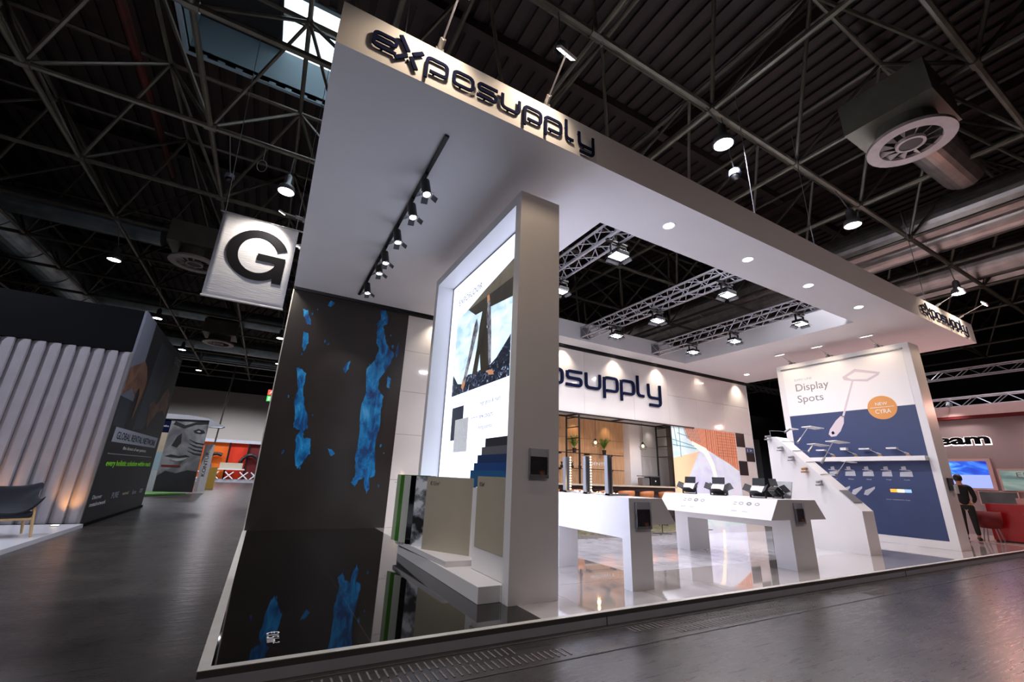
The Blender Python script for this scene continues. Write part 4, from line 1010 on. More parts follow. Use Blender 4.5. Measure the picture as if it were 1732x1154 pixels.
# ================================================================== SLOPING FIN WALL WITH DISPLAY SPOTS
FO = (10.2, 4.28, PZ)
fn = thing('sloping_fin', 'white sloping wall like a stair stringer carrying thin armed lamps', 'display wall', FO)
MB(FO).prism([(9.99, y, z) for y, z in ((4.28, PZ), (4.28, 0.86), (5.68, 2.32), (5.88, 2.33), (5.88, PZ))], (0.44, 0, 0)).build('fin_body', 'white', fn)
a = Vector((0, 1.40, 1.46)).normalized(); nn = Vector((0, -1.46, 1.40)).normalized()
MB(FO).obox(Vector((10.21, 4.52, 1.11))+nn*0.010, (1, 0, 0), a, nn, 0.34, 0.30, 0.012).build('info_plate', 'grey', fn, 'grey printed info plate')
def slopeZ(y): return 0.86+(y-4.28)*1.46/1.40
def fin_lamp(y, label, L, hw, hl, left=True, brown=False, rise=0.35, shift=0.0):
    o = Vector((9.96, y, slopeZ(y)-0.10)); t = thing('arm_lamp', label, 'lamp', o, 'thin armed lamps on the sloping wall')
    MB(o).obox(o+Vector((-0.06, 0, -0.02)), (1, 0.15, 0.12), (0, 1, 0), (0, 0, 1), 0.24, 0.055, 0.045).build('driver', 'brown' if brown else 'grey', t, bevel=0.012)
    MB(o).obox(o+Vector((-0.05, 0, -0.085)), (1, 0.1, 0.05), (0, 1, 0), (0, 0, 1), 0.28, 0.07, 0.03).build('clamp', 'brown' if brown else 'grey', t, bevel=0.01)
    p0 = o+Vector((0.05, 0.0, 0.0)); p1 = Vector((10.02, y+0.01, slopeZ(y)+0.02)); p2 = Vector((10.46, y+0.03, slopeZ(y)+0.05)); p3 = Vector((10.60, y-0.02, slopeZ(y)+0.04))
    MB(o).tube([p0, p1, p2, p3], 0.005, 6).build('cable', 'grey', t)
    h = Vector((10.55+L, y-0.06+shift, slopeZ(y)+0.02+rise))
    d = (h-p3).normalized()
    MB(o).cone(p3-d*0.02, p3+d*0.16, 0.028, 0.02, seg=12).build('arm_driver', 'grey', t)
    MB(o).cone(p3, h, 0.008, seg=6).build('arm', 'silver', t)
    MB(o).obox(h+Vector((hl*0.45, 0, 0.0)), (1, -0.2, -0.06), (0.2, 1, 0), (0.06, 0, 1), hl, hw, 0.018).build('lamp_head', 'white', t, bevel=0.006)
    return t
fin_lamp(5.80, 'topmost thin armed lamp of the sloping wall', 0.18, 0.16, 0.22, rise=0.10)
fin_lamp(5.56, 'second thin armed lamp from the top of the sloping wall', 0.52, 0.24, 0.42, rise=0.40)
fin_lamp(5.36, 'third thin armed lamp from the top of the sloping wall', 0.22, 0.22, 0.42, rise=0.18)
fin_lamp(5.13, 'fourth thin armed lamp, with a copper coloured driver', 0.60, 0.26, 0.42, brown=True, rise=0.50)
fin_lamp(4.89, 'lowest thin armed lamp of the sloping wall', 0.42, 0.12, 0.34, rise=0.30)

# ================================================================== RIGHT GRAPHIC PANEL
GO = (12.93, 3.90, PZ)
gp = thing('graphic_panel', 'tall white display panel with navy lamp poster, right end', 'display wall', GO)
MB(GO).box(12.93, 13.49, 3.90, 7.03, PZ, 4.67).build('panel_body', 'white', gp, bevel=0.004)
XG = 12.93
MB(GO).box(XG-0.004, XG, 4.05, 6.86, 3.18, 4.48).build('white_poster', 'whiteprint', gp)
MB(GO).box(XG-0.004, XG, 4.05, 6.86, 0.27, 3.18).build('navy_poster', 'navyprint', gp, 'navy lower part of the poster')
MB(GO).box(XG-0.03, XG, 4.03, 6.90, 4.52, 4.55).build('poster_rail', 'grey', gp)
MB(GO).box(XG-0.20, XG, 4.05, 6.55, 1.92, 2.02).build('shelf', 'white', gp)
mb = MB(GO); cy, cz = 4.68, 3.18
mb.prism([(XG-0.008, cy+0.295*math.cos(i*math.pi/20), cz+0.285*math.sin(i*math.pi/20)) for i in range(40)], (0.004, 0, 0)).build('round_badge', 'orange', gp, 'orange round badge')
ytext('NEW', XG-0.008, 4.80, 3.235, 0.24, 0.075, 'whitetext', 'badge_text', gp, GO)
ytext('CYRA', XG-0.008, 4.83, 3.04, 0.31, 0.10, 'whitetext', 'badge_text', gp, GO)
MB(GO).box(XG-0.010, XG-0.008, 4.44, 4.92, 3.185, 3.195).build('badge_rule', 'whitetext', gp)
ytext('EXPO LINE', XG-0.004, 6.57, 4.15, 0.46, 0.06, 'lightgrey', 'poster_text', gp, GO)
ytext('Display', XG-0.004, 6.57, 3.79, 0.84, 0.27, 'greytext', 'poster_text', gp, GO)
ytext('Spots', XG-0.004, 6.57, 3.47, 0.66, 0.26, 'greytext', 'poster_text', gp, GO)
pict = mat('lamp_picture_rose', '#d9cbd2', 0.5)
YZp([(5.38, 4.07), (5.07, 4.23), (4.56, 4.05), (4.60, 3.98), (4.86, 3.86), (5.20, 3.93), (5.36, 3.98)], XG-0.004, 'pictured_lamp_head', pict, gp, GO, 0.002)
YZp([(5.28, 4.05), (5.07, 4.15), (4.64, 4.02), (4.86, 3.92), (5.18, 3.97)], XG-0.006, 'pictured_lens', 'whiteprint', gp, GO, 0.002)
YZp([(5.19, 3.93), (5.15, 3.93), (5.52, 3.03), (5.57, 3.03)], XG-0.004, 'pictured_arm', pict, gp, GO, 0.002)
YZp([(5.52, 3.06), (5.60, 3.06), (5.72, 2.96), (5.90, 2.74), (5.95, 2.62), (5.90, 2.55), (5.78, 2.56), (5.66, 2.68), (5.55, 2.88)], XG-0.004, 'pictured_driver', pict, gp, GO, 0.002)
YZp([(5.88, 2.66), (5.83, 2.70), (5.80, 2.63), (5.86, 2.60)], XG-0.006, 'pictured_switch', 'navy', gp, GO, 0.002)
for k, (ya, yb_) in enumerate(((6.11, 5.91), (5.75, 5.52), (5.37, 5.14), (4.98, 4.78), (4.64, 4.40))):
    mb = MB(GO).prism([(XG-0.006, ya, 1.57), (XG-0.006, ya-0.02, 1.67), (XG-0.006, yb_, 1.69), (XG-0.006, yb_, 1.57)], (0.002, 0, 0))
    mb.prism([(XG-0.006, ya-0.06, 1.70), (XG-0.006, ya-0.06, 1.79), (XG-0.006, ya-0.14, 1.80), (XG-0.006, ya-0.15, 1.73)], (0.002, 0, 0))
    mb.obox((XG-0.006, (ya+yb_)/2, 1.715), (0, 1, 0.1), (1, 0, 0), (0, -0.1, 1), 0.20, 0.003, 0.02)
    mb.build('thumbnail_picture', 'lightgrey', gp)
    ytext(['Cyra', 'Nova', 'Altair', 'Vega', 'Capella'][k], XG-0.004, ya-0.06, 1.48, 0.11, 0.03, 'lightgrey', 'thumbnail_text', gp, GO)
for k in range(3):
    ya = 5.95-k*0.26
    MB(GO).prism([(XG-0.006, ya, 1.14), (XG-0.006, ya-0.05, 1.24), (XG-0.006, ya-0.26, 1.33), (XG-0.006, ya-0.25, 1.28), (XG-0.006, ya-0.08, 1.12)], (0.002, 0, 0)).build('thumbnail_picture', 'lightgrey', gp)
for k, mm in enumerate(('spectrum1', 'spectrum2', 'spectrum3')): MB(GO).box(XG-0.006, XG-0.004, 4.88-0.13*(k+1), 4.88-0.13*k, 1.22, 1.29).build('colour_bar', mm, gp)
ytext('colour temperature range', XG-0.004, 5.0, 1.04, 0.45, 0.03, 'lightgrey', 'thumbnail_text', gp, GO)
for y, w, lb in ((5.86, 0.2, 'little display lamp on the poster shelf behind the thin armed lamps'), (5.36, 0.13, 'little square headed lamp on the poster shelf'), (4.87, 0.22, 'little bar headed lamp in the middle of the poster shelf'), (4.34, 0.2, 'little flat lamp at the right end of the poster shelf')):
    o = Vector((12.80, y, 2.02)); t = thing('shelf_lamp', lb, 'lamp', o, 'little lamps on the poster shelf')
    MB(o).box(12.78, 12.82, y-0.03, y+0.05, 2.022, 2.05).build('foot', 'brown', t)
    MB(o).obox((12.80, y+0.03, 2.08), (0, 1, 0.5), (1, 0, 0), (0, -0.5, 1), 0.10, 0.03, 0.04).build('driver', 'grey', t, bevel=0.008)
    MB(o).cone((12.80, y+0.05, 2.09), (12.80, y+0.22, 2.20), 0.006, seg=6).build('arm', 'silver', t)
    MB(o).box(12.74, 12.86, y+0.18, y+0.18+w, 2.19, 2.25 if w < 0.15 else 2.22).build('lamp_head', 'white', t)
for y, lb in ((4.50, 'arm spot on top of the navy poster panel, nearest the front'), (5.62, 'middle one of the three arm spots on top of the poster panel'), (6.60, 'farthest arm spot on top of the poster panel')):
    arm_spot((13.02, y, 4.70), (12.42, y-0.02, 4.88), lb, 'arm spots on top of the poster panel', (0.10, 0.30), 13, (12.95, y, 3.6), '#ffe2bd')
o = (13.12, 3.89, 1.27); t = thing('brochure_holder', 'black leaflet holder with white handset on the end of the poster panel', 'brochure holder', o, 'clear brochure holders')
MB(o).box(13.10, 13.34, 3.86, 3.895, 1.30, 1.56).build('back_plate', 'black', t)
MB(o).box(13.22, 13.38, 3.82, 3.86, 1.24, 1.42).build('leaflet', 'white', t, bevel=0.01)

# ================================================================== BAR AREA
BO2 = (8.5, 10.15, PZ)
bar = thing('bar_counter', 'long bar counter with pale top and dark front under the logo wall', 'bar', BO2)
MB(BO2).box(5.0, 11.58, 9.88, 10.72, 1.085, 1.125).build('bar_top', 'bartop', bar)
MB(BO2).box(5.0, 11.58, 9.98, 10.62, 0.96, 1.085).box(5.0, 11.58, 10.1, 10.5, PZ, 0.96).build('bar_front', 'barfront', bar)
solo(MB((7.2, 8.7, PZ)).box(4.8, 10.6, 8.0, 9.75, PZ, PZ+0.008), 'rug', noise_print('olive_rug_pattern', [(0.4, '#4a4632'), (0.5, '#8a8560'), (0.6, '#2e3038')], 4, 0, (1, 3, 1)), 'olive and dark patterned rug under the bar stools', 'rug')
def beam(x, lb):
    o = (x, 10.0, 1.125); t = thing('ladder_rack', lb, 'ladder rack', o, 'black ladder racks standing on the bar')
    MB(o).box(x-0.02, x+0.02, 9.94, 9.98, 1.125, 3.04).build('upright', 'black', t)
    MB(o).box(x-0.02, x+0.02, 10.56, 10.60, 1.125, 3.04).build('upright', 'black', t)
    for z in (2.98, 2.70, 2.38, 2.05): MB(o).box(x-0.012, x+0.012, 9.98, 10.56, z-0.012, z+0.012).build('rung', 'black', t)
beam(7.76, 'black steel ladder rack in front of the oak wall'); beam(11.54, 'black steel ladder rack beside the mural')
t = thing('overhead_rack', 'black steel frame with pale panels above the bar', 'frame', (7.0, 10.0, 3.06))
MB((7.0, 10.0, 3.06)).box(5.0, 12.7, 9.93, 9.97, 3.045, 3.085).box(5.0, 12.7, 10.57, 10.61, 3.045, 3.085).box(9.5, 9.53, 9.97, 10.57, 3.045, 3.085).box(12.66, 12.7, 9.93, 10.61, 3.045, 3.085).box(7.74, 7.78, 9.97, 10.57, 3.045, 3.085).box(11.52, 11.56, 9.97, 10.57, 3.045, 3.085).build('frame_bars', 'black', t)
MB((7.0, 10.0, 3.06)).box(5.0, 11.6, 10.0, 10.57, 3.088, 3.10).build('cover_panel', 'lightgrey', t)
def stool(x, y, label, rz=0.0):
    t = thing('bar_stool', label, 'bar stool', (x, y, PZ), 'tan bar stools at the counter', rz)
    O = (0, 0, 0)
    mb = MB(O)       # local coordinates, back towards -Y
    rows = []
    for j, (z, r, k) in enumerate(((0.66, 0.13, 1.0), (0.67, 0.20, 1.0), (0.72, 0.235, 1.0), (0.80, 0.25, 1.0), (0.90, 0.255, 1.0))):
        row = []
        for i in range(17):
            a_ = math.pi*(1.0+i/16.0); rim = 1-0.35*(abs(i-8)/8)**2 if j == 4 else 1
            zz = z if j < 4 else 0.78+(z-0.78)*rim
            row.append(mb.bm.verts.new((r*math.cos(a_), r*math.sin(a_)*0.92+0.04, zz)))
        rows.append(row)
    for A, B in zip(rows[:-1], rows[1:]):
        for i in range(16): mb.bm.faces.new((A[i], A[i+1], B[i+1], B[i]))
    s = mb.build('seat_shell', 'tan', t, smooth=True); s.modifiers.new('thick', 'SOLIDIFY').thickness = 0.014
    MB(O).lathe([(0.001, 0.66), (0.19, 0.66), (0.20, 0.69), (0.001, 0.70)], (0, 0.03, 0), 20).build('seat_cushion', 'tan', t, smooth=True)
    for sx in (-1, 1):
        for sy in (-1, 1): MB(O).cone((sx*0.12, sy*0.12, 0.66), (sx*0.22, sy*0.22, 0.0), 0.010, seg=6).build('leg', 'black', t)
    mb = MB(O); q = [(-0.19, -0.19, 0.22), (0.19, -0.19, 0.22), (0.19, 0.19, 0.22), (-0.19, 0.19, 0.22), (-0.19, -0.19, 0.22)]
    mb.tube(q, 0.008, 6).build('foot_ring', 'black', t)
    return t
for k, (x, lb) in enumerate(((6.3, 'tan bar stool hidden mostly behind the left metal post'), (7.05, 'tan bar stool seen between the left two metal posts'), (8.05, 'tan bar stool seen between the middle and right metal posts'), (8.8, 'tan bar stool just right of the nearest metal post'), (9.55, 'tan bar stool, second from the right end of the bar'), (10.35, 'tan bar stool at the right end, beside the floodlight table'))):
    if k == 0: st0 = stool(x, 9.25, lb, 0.1)
    else: dup(st0, (x, 9.25, PZ), lb, (-1)**k*0.15)
# wire shelves, plants
for z, lb in ((2.035, 'upper thin black wire shelf on the oak wall'), (1.565, 'lower thin black wire shelf on the oak wall')):
    o = (7.8, 11.1, z); t = thing('wire_shelf', lb, 'shelf', o, 'wire shelves on the oak wall')
    MB(o).cone((5.4, 11.05, z), (10.45, 11.05, z), 0.008, seg=6).cone((5.4, 11.22, z), (10.45, 11.22, z), 0.008, seg=6).build('rail', 'black', t)
    for x in (6.3, 7.9, 9.0, 9.95): MB(o).box(x-0.01, x+0.01, 11.04, 11.295, z-0.05, z+0.01).build('bracket', 'black', t)
def plant(x, y, z, h, w, label, seed, m='leaf'):
    rnd = random.Random(seed); o = (x, y, z); t = thing('potted_fern', label, 'plant', o, 'green potted plants on the wire shelves')
    MB(o).cone((x, y, z), (x, y, z+0.14), 0.055, 0.07, seg=14).build('pot', 'pot', t)
    mb = MB(o)
    for i in range(34):
        a_ = rnd.uniform(0, 2*math.pi); L = rnd.uniform(0.5, 1.0); r = w*L*rnd.uniform(0.4, 1.0); hh = h*rnd.uniform(0.45, 1.0)
        pts = [(x, y, z+0.13)]
        for s in range(1, 7):
            u = s/6; pts.append((x+math.cos(a_)*r*u**1.4, y+math.sin(a_)*r*0.45*u**1.4, z+0.13+hh*(u-0.25*u**3)))
        mb.tube(pts, 0.003, 4)
        for p_ in pts[2:]:
            for sg in (-1, 1):
                c = Vector(p_); d = Vector((math.cos(a_+sg*1.2), math.sin(a_+sg*1.2)*0.5, 0.35)).normalized()*rnd.uniform(0.05, 0.085)
                wv = Vector((0, 0, 1)).cross(d).normalized()*0.012
                f = [c, c+d*0.5+wv, c+d, c+d*0.5-wv]
                mb.bm.faces.new(mb.verts(f))
    mb.build('leaves', m, t); return t
plant(8.47, 11.13, 2.045, 0.52, 0.34, 'large green fern behind the ladder rack on the upper shelf', 3)
plant(9.69, 11.13, 2.045, 0.50, 0.38, 'large green fern right of the glowing bulb on the upper shelf', 5)
plant(7.55, 11.13, 2.045, 0.48, 0.34, 'green fern half hidden at the left end of the upper shelf', 8)
def small_plant(x, label, seed):
    rnd = random.Random(seed); o = (x, 11.13, 1.575); t = thing('potted_succulent', label, 'plant', o, 'small dark potted plants on the lower shelf')
    MB(o).cone(o, (x, 11.13, 1.65), 0.045, 0.055, seg=12).build('pot', 'pot', t)
    mb = MB(o)
    for i in range(22):
        a_ = rnd.uniform(0, 6.28); mb.cone((x, 11.13, 1.64), (x+0.06*math.cos(a_)*rnd.random(), 11.13+0.05*math.sin(a_), 1.64+rnd.uniform(0.08, 0.15)), 0.010, 0.001, seg=5)
    mb.build('leaves', 'leafdark', t)
small_plant(7.98, 'small dark plant at the left on the lower wire shelf', 1); small_plant(8.38, 'middle small dark plant on the lower wire shelf', 2); small_plant(8.68, 'small dark plant beside the ladder rack on the lower shelf', 4)
def pendant(x, y, z, label, cage=True):
    o = (x, y, z); t = thing('pendant_lamp', label, 'pendant lamp', o, 'cage pendant lamps over the bar')
    MB(o).cone((x, y, z+0.13), (x, y, 3.2), 0.006, seg=6).build('cord', 'black', t)
    MB(o).cone((x, y, z+0.06), (x, y, z+0.14), 0.022, seg=12).build('socket', 'black', t)
    MB(o).ball((x, y, z+0.01), 0.038, 14, (1, 1, 1.25)).build('bulb', 'bulb', t, smooth=True)
    mb = MB(o)
    for i in range(8):
        a_ = i*math.pi/4; mb.tube([(x+rr*math.cos(a_), y+rr*math.sin(a_), z+zz) for rr, zz in ((0.02, 0.12), (0.07, 0.07), (0.125, -0.02), (0.09, -0.10))], 0.003, 4)
    for rr, zz in ((0.125, -0.02), (0.09, -0.10)): mb.tube([(x+rr*math.cos(i*math.pi/8), y+rr*math.sin(i*math.pi/8), z+zz) for i in range(17)], 0.003, 4)
    mb.build('wire_cage', 'black', t)
    light('POINT', 'pendant_light', (x, y, z-0.14), 3, '#ffca88', 0.04)
pendant(8.80, 10.5, 2.33, 'cage pendant lamp glowing in front of the oak wall')
pendant(10.70, 10.4, 2.34, 'cage pendant lamp in front of the white niche wall')
o = (10.7, 10.5, 1.125); t = thing('coffee_machine', 'coffee machine with black front on the bar', 'coffee machine', o)
MB(o).box(10.98, 11.42, 10.42, 10.70, 1.127, 1.40).build('machine_body', 'black', t, bevel=0.01)
MB(o).box(10.66, 10.97, 10.44, 10.68, 1.127, 1.37).build('bean_container', 'grey', t, bevel=0.03)
MB(o).box(10.66, 11.44, 10.41, 10.70, 1.405, 1.43).build('lid', 'grey', t)
MB(o).cone((11.2, 10.415, 1.27), (11.2, 10.42, 1.27), 0.025, seg=14).build('badge', 'white', t)
# low magazine rack by the tables
o = (8.4, 7.7, PZ); t = thing('magazine_rack', 'small black wire magazine rack between the tables', 'rack', o)
mb = MB(o).tube([(8.4, 7.7, PZ), (8.4, 7.7, 0.75)], 0.012, 6)
for i in range(5): mb.tube([(8.4, 7.7, 0.3+i*0.1), (8.6, 7.7, 0.28+i*0.1)], 0.008, 5)
mb.tube([(8.2, 7.6, PZ+0.01), (8.6, 7.8, PZ+0.01)], 0.012, 6).tube([(8.2, 7.8, PZ+0.01), (8.6, 7.6, PZ+0.01)], 0.012, 6)
mb.build('rack_wires', 'black', t)

# ================================================================== LEFT BOOTH
LO = (-2.92, 11.95, 0.0)
lb_ = thing('pleated_booth', 'grey pleated exhibition booth with black top band', 'booth', LO)
MB(LO).box(-9.5, -2.963, 11.98, 12.4, 3.56, 4.52).build('top_band', 'boothblack', lb_, 'black top band')
MB(LO).box(-9.5, -2.95, 12.2, 12.4, 0.0, 3.56).build('backing_wall', 'boothblack', lb_)
xx = -2.97
while xx > -9.2:
    x0 = xx-0.228
    q = [(xx, 12.15), (xx, 11.985)]
    for i in range(9):
        u = i/8; q.append((xx-0.228*u*0.98-0.004, 11.975-0.012*math.sin(math.pi*u)+0.085*u**1.6))
    q.append((x0, 12.15))
    MB(LO).prism([(a_, b_, 0.075) for a_, b_ in q], (0, 0, 3.475)).build('pleat', 'pleat', lb_)
    xx -= 0.228
MB(LO).box(-2.965, -2.925, 11.94, 12.0, 0.0, 3.56).build('corner_trim', 'grey', lb_)
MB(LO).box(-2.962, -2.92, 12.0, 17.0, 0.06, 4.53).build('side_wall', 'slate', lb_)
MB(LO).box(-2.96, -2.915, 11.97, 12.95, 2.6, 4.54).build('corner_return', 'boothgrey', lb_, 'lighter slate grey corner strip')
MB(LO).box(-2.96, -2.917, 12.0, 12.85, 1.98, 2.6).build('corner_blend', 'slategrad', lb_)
MB(LO).box(-3.0, -2.90, 12.0, 17.1, 0.0, 0.06).build('plinth_strip', 'boothblack', lb_)
def xpoly(poly, X, m, nm, d=0.003, lab=None): MB(LO).prism([(X+d, y, z) for y, z in poly], (-d, 0, 0)).build(nm, m, lb_, lab)
xpoly([(13.6, 2.0), (14.0, 4.3), (15.6, 4.3), (15.2, 3.0), (14.6, 2.1)], -2.92, 'slategrad', 'blurred_print', 0.002)
xpoly([(11.98, 3.22), (12.5, 3.40), (12.95, 3.56), (13.25, 3.48), (13.6, 3.22), (13.62, 2.95), (13.35, 2.35), (13.25, 2.2), (13.28, 2.8), (13.12, 2.95), (12.9, 2.75), (12.6, 2.86), (12.2, 2.72), (11.98, 2.62)], -2.915, 'hand', 'hand_photo', 0.003, 'printed photo of a hand')
xpoly([(14.55, 2.75), (14.9, 2.86), (15.3, 2.8), (15.8, 3.2), (16.2, 3.42), (16.55, 3.3), (16.75, 2.95), (16.7, 2.6), (16.2, 2.75), (15.6, 2.62), (15.1, 2.3), (14.9, 2.1), (14.75, 2.35)], -2.92, 'hand', 'hand_photo', 0.004, 'printed photo of a hand')
xpoly([(12.30, 1.66), (12.33, 1.97), (16.66, 1.97), (16.62, 1.68)], -2.92, 'palebar', 'sign_bar', 0.004, 'pale bar with dark capitals')
def xtext(s, y, z, w, h, m, nm): return text(s, nm, m, lb_, LO, (-2.915, y, z), (0, 1, 0), (0, 0, 1), w, h, 0.002)
xtext('GLOBAL RENTAL NETWORK', 12.55, 1.73, 3.9, 0.16, 'ink', 'sign_text')
xtext('the closest of our partners', 13.3, 1.50, 2.3, 0.10, 'whitetext', 'sign_text')
xtext('every holistic solution within reach', 12.4, 1.12, 4.2, 0.16, 'lime', 'sign_text')
xtext('Discover', 12.2, 0.50, 0.6, 0.08, 'whitetext', 'sign_text')
xtext('rentalnetwork', 12.15, 0.36, 1.05, 0.08, 'whitetext', 'sign_text')
xtext('PURE', 13.55, 0.44, 0.55, 0.13, 'palebar', 'sign_text')
xtext('nomad', 14.45, 0.47, 0.55, 0.08, 'bartop', 'sign_text')
xtext('form', 15.4, 0.44, 0.40, 0.11, 'palebar', 'sign_text')
xtext('core', 16.2, 0.44, 0.35, 0.11, 'palebar', 'sign_text')
MB(LO).box(-2.919, -2.914, 12.3, 16.5, 1.405, 1.42).build('frame_rule', 'lightgrey', lb_)
text('G|NETZ', 'corner_logo', 'lightgrey', lb_, LO, (-2.915, 15.95, 4.10), (0, 1, 0), (0, 0, 1), 0.8, 0.28, 0.002)
solo(MB((-2.88, 5.0, 0)).box(-9.5, -2.86, 3.0, 11.93, 0.0, 0.07), 'booth_platform', mat('white_platform', '#d9dbe4', 0.25, coat=0.3), 'low white platform in front of the grey pleats', 'platform')
o = (-3.18, 11.55, 0.07); t = thing('floor_uplight', 'recessed floor uplight glowing at the foot of the grey pleats near the corner', 'uplight', o, 'floor uplights at the pleats')
MB(o).cone((-3.18, 11.62, 0.071), (-3.18, 11.62, 0.085), 0.07, seg=20).build('rim', 'grey', t)
MB(o).cone((-3.18, 11.62, 0.085), (-3.18, 11.62, 0.088), 0.055, seg=20).build('lens', 'uplens', t)
t2_ = dup(t, (-4.35, 11.55, 0.07), 'recessed floor uplight half hidden behind the dark lounge chair')
for x in (-3.18, -4.35): light('SPOT', 'uplight_light', (x, 11.70, 0.12), 26, '#ffae58', 0.04, (x, 12.0, 0.9), 75, 0.8)
# lounge chair
CHO = (-3.42, 10.15, 0.07)
ch = thing('lounge_chair', 'dark felt lounge chair with pale wooden legs on the white platform', 'chair', CHO)
rows = []
mb = MB(CHO)
sec_ = [(-0.36, 0.0), (-0.30, -0.02), (-0.16, -0.05), (0.0, -0.06), (0.16, -0.05), (0.30, -0.02), (0.38, 0.0)]
prof2 = [(-0.30, 0.36), (-0.26, 0.31), (-0.05, 0.28), (0.18, 0.30), (0.30, 0.42), (0.36, 0.60), (0.38, 0.74)]
for (py, pz) in prof2:
    row = []
    for i in range(9):
        u = -1+2*i/8; lift = 0.30*abs(u)**3 if pz < 0.45 else 0.10*abs(u)**3
        row.append(mb.bm.verts.new(Vector((u*0.37*(1+0.10*(pz > 0.5)), py-0.10*abs(u)**2*(pz > 0.4), pz+lift*0.9))))
    rows.append(row)
for A, B in zip(rows[:-1], rows[1:]):
    for i in range(8): mb.bm.faces.new((A[i], A[i+1], B[i+1], B[i]))
s = mb.build('shell', 'chairshell', ch, smooth=True); s.modifiers.new('thick', 'SOLIDIFY').thickness = 0.035
s.modifiers.new('sub', 'SUBSURF').levels = 1
MB(CHO).obox(Vector(CHO)+Vector((0, -0.02, 0.34)), (1, 0, 0), (0, 1, 0.02), (0, 0, 1), 0.56, 0.50, 0.09).build('seat_cushion', 'chairshell', ch, bevel=0.03)
for sx in (-1, 1):
    for sy in (-1, 1): MB(CHO).cone(Vector(CHO)+Vector((sx*0.27, sy*0.22, 0.46 if sy < 0 else 0.34)), Vector(CHO)+Vector((sx*0.33, sy*0.28, 0.0)), 0.026, 0.016, seg=10).build('leg', 'ash', ch)
MB(CHO).cone(Vector(CHO)+Vector((-0.30, -0.24, 0.27)), Vector(CHO)+Vector((0.30, -0.24, 0.27)), 0.02, seg=8).cone(Vector(CHO)+Vector((0.30, -0.24, 0.27)), Vector(CHO)+Vector((0.30, 0.24, 0.25)), 0.018, seg=8).build('rail', 'ash', ch)
ch.rotation_euler = (0, 0, 0.5)

# ================================================================== FAR AISLE
FB = (-3.3, 25.0, 0)
fb = thing('portrait_banner', 'tall black and white portrait banner of a wrinkled face', 'banner', FB)
def fpoly(poly, y, m, nm, d=0.01, lab=None): MB(FB).prism([(a_, y-d, b_) for a_, b_ in poly], (0, d, 0)).build(nm, m, fb, lab)
MB(FB).box(-4.05, -2.62, 25.0, 25.1, 0.05, 3.40).build('banner_panel', 'face', fb)
fpoly([(-4.05, 0.05), (-4.05, 0.72), (-3.8, 0.95), (-3.4, 0.85), (-3.0, 1.0), (-2.62, 0.95), (-2.62, 0.05)], 25.0, 'facedark', 'printed_scarf')
fpoly([(-3.82, 2.05), (-3.70, 2.45), (-3.55, 2.62), (-3.5, 2.2), (-3.6, 1.98)], 25.0, 'facedark', 'printed_nose_shadow')
fpoly([(-3.95, 1.58), (-3.75, 1.66), (-3.45, 1.60), (-3.2, 1.66), (-3.05, 1.60), (-3.4, 1.54), (-3.7, 1.54)], 25.0, 'facedark', 'printed_lips')
fpoly([(-3.75, 1.44), (-3.5, 1.36), (-3.25, 1.42), (-3.1, 1.55), (-3.4, 1.50)], 25.0, 'facelight', 'printed_lower_lip')
fpoly([(-3.15, 2.76), (-2.98, 2.86), (-2.75, 2.80), (-2.68, 2.70), (-2.85, 2.64), (-3.05, 2.66)], 25.0, 'facedark', 'printed_eye')
fpoly([(-3.02, 2.74), (-2.92, 2.78), (-2.84, 2.72), (-2.93, 2.69)], 24.99, 'facelight', 'printed_eye_light')
fpoly([(-3.95, 3.0), (-3.5, 2.85), (-3.1, 3.05), (-2.62, 3.12), (-2.62, 3.2), (-3.1, 3.16), (-3.5, 2.98), (-3.9, 3.15)], 25.0, 'facedark', 'printed_brow')
for k in range(4): fpoly([(-3.2, 2.35-k*0.16), (-2.9, 2.24-k*0.16), (-2.62, 2.20-k*0.16), (-2.62, 2.16-k*0.16), (-2.92, 2.19-k*0.16)], 25.0, 'facedark', 'printed_wrinkle')
fpoly([(-4.0, 1.12), (-3.3, 1.12), (-3.3, 1.2), (-4.0, 1.2)], 25.0, 'darkred', 'printed_red_line')
MB(FB).box(-4.45, -4.07, 25.0, 25.1, 2.6, 3.2).build('navy_header', 'navy', fb)
MB(FB).box(-4.45, -4.07, 25.0, 25.1, 1.75, 2.6).build('cream_panel', 'bartop', fb)
MB(FB).box(-4.45, -4.07, 25.0, 25.1, 0.95, 1.75).build('blue_panel', 'bluepaint', fb)
MB(FB).box(-4.45, -4.07, 25.0, 25.1, 0.05, 0.95).build('white_panel', 'lightgrey', fb)
text('eventline', 'header_text', 'whitetext', fb, FB, (-4.42, 24.99, 2.85), (1, 0, 0), (0, 0, 1), 0.32, 0.09, 0.002)
MB(FB).prism([(-4.5, 24.95, 3.45), (-3.4, 24.95, 3.45), (-2.62, 24.95, 3.36), (-1.95, 24.6, 3.02), (-2.05, 24.6, 2.95), (-2.62, 24.95, 2.98), (-2.62, 24.95, 3.28), (-4.5, 24.95, 3.22)], (0, 0.5, 0)).build('sail_canopy', 'lightgrey', fb)
solo(MB((-2.5, 25.6, 0)).box(-2.60, -2.22, 25.4, 25.5, 0.05, 2.2), 'rollup_banner', 'white', 'narrow white rollup banner beside the portrait banner', 'banner')
rb = [o_ for o_ in COL.objects if o_.name.startswith('rollup_banner')][0]
text('KONTUR', 'rollup_text', 'ink', rb, (-2.5, 25.6, 0), (-2.34, 25.395, 0.75), (0, 0, 1), (-1, 0, 0), 1.1, 0.14, 0.002)
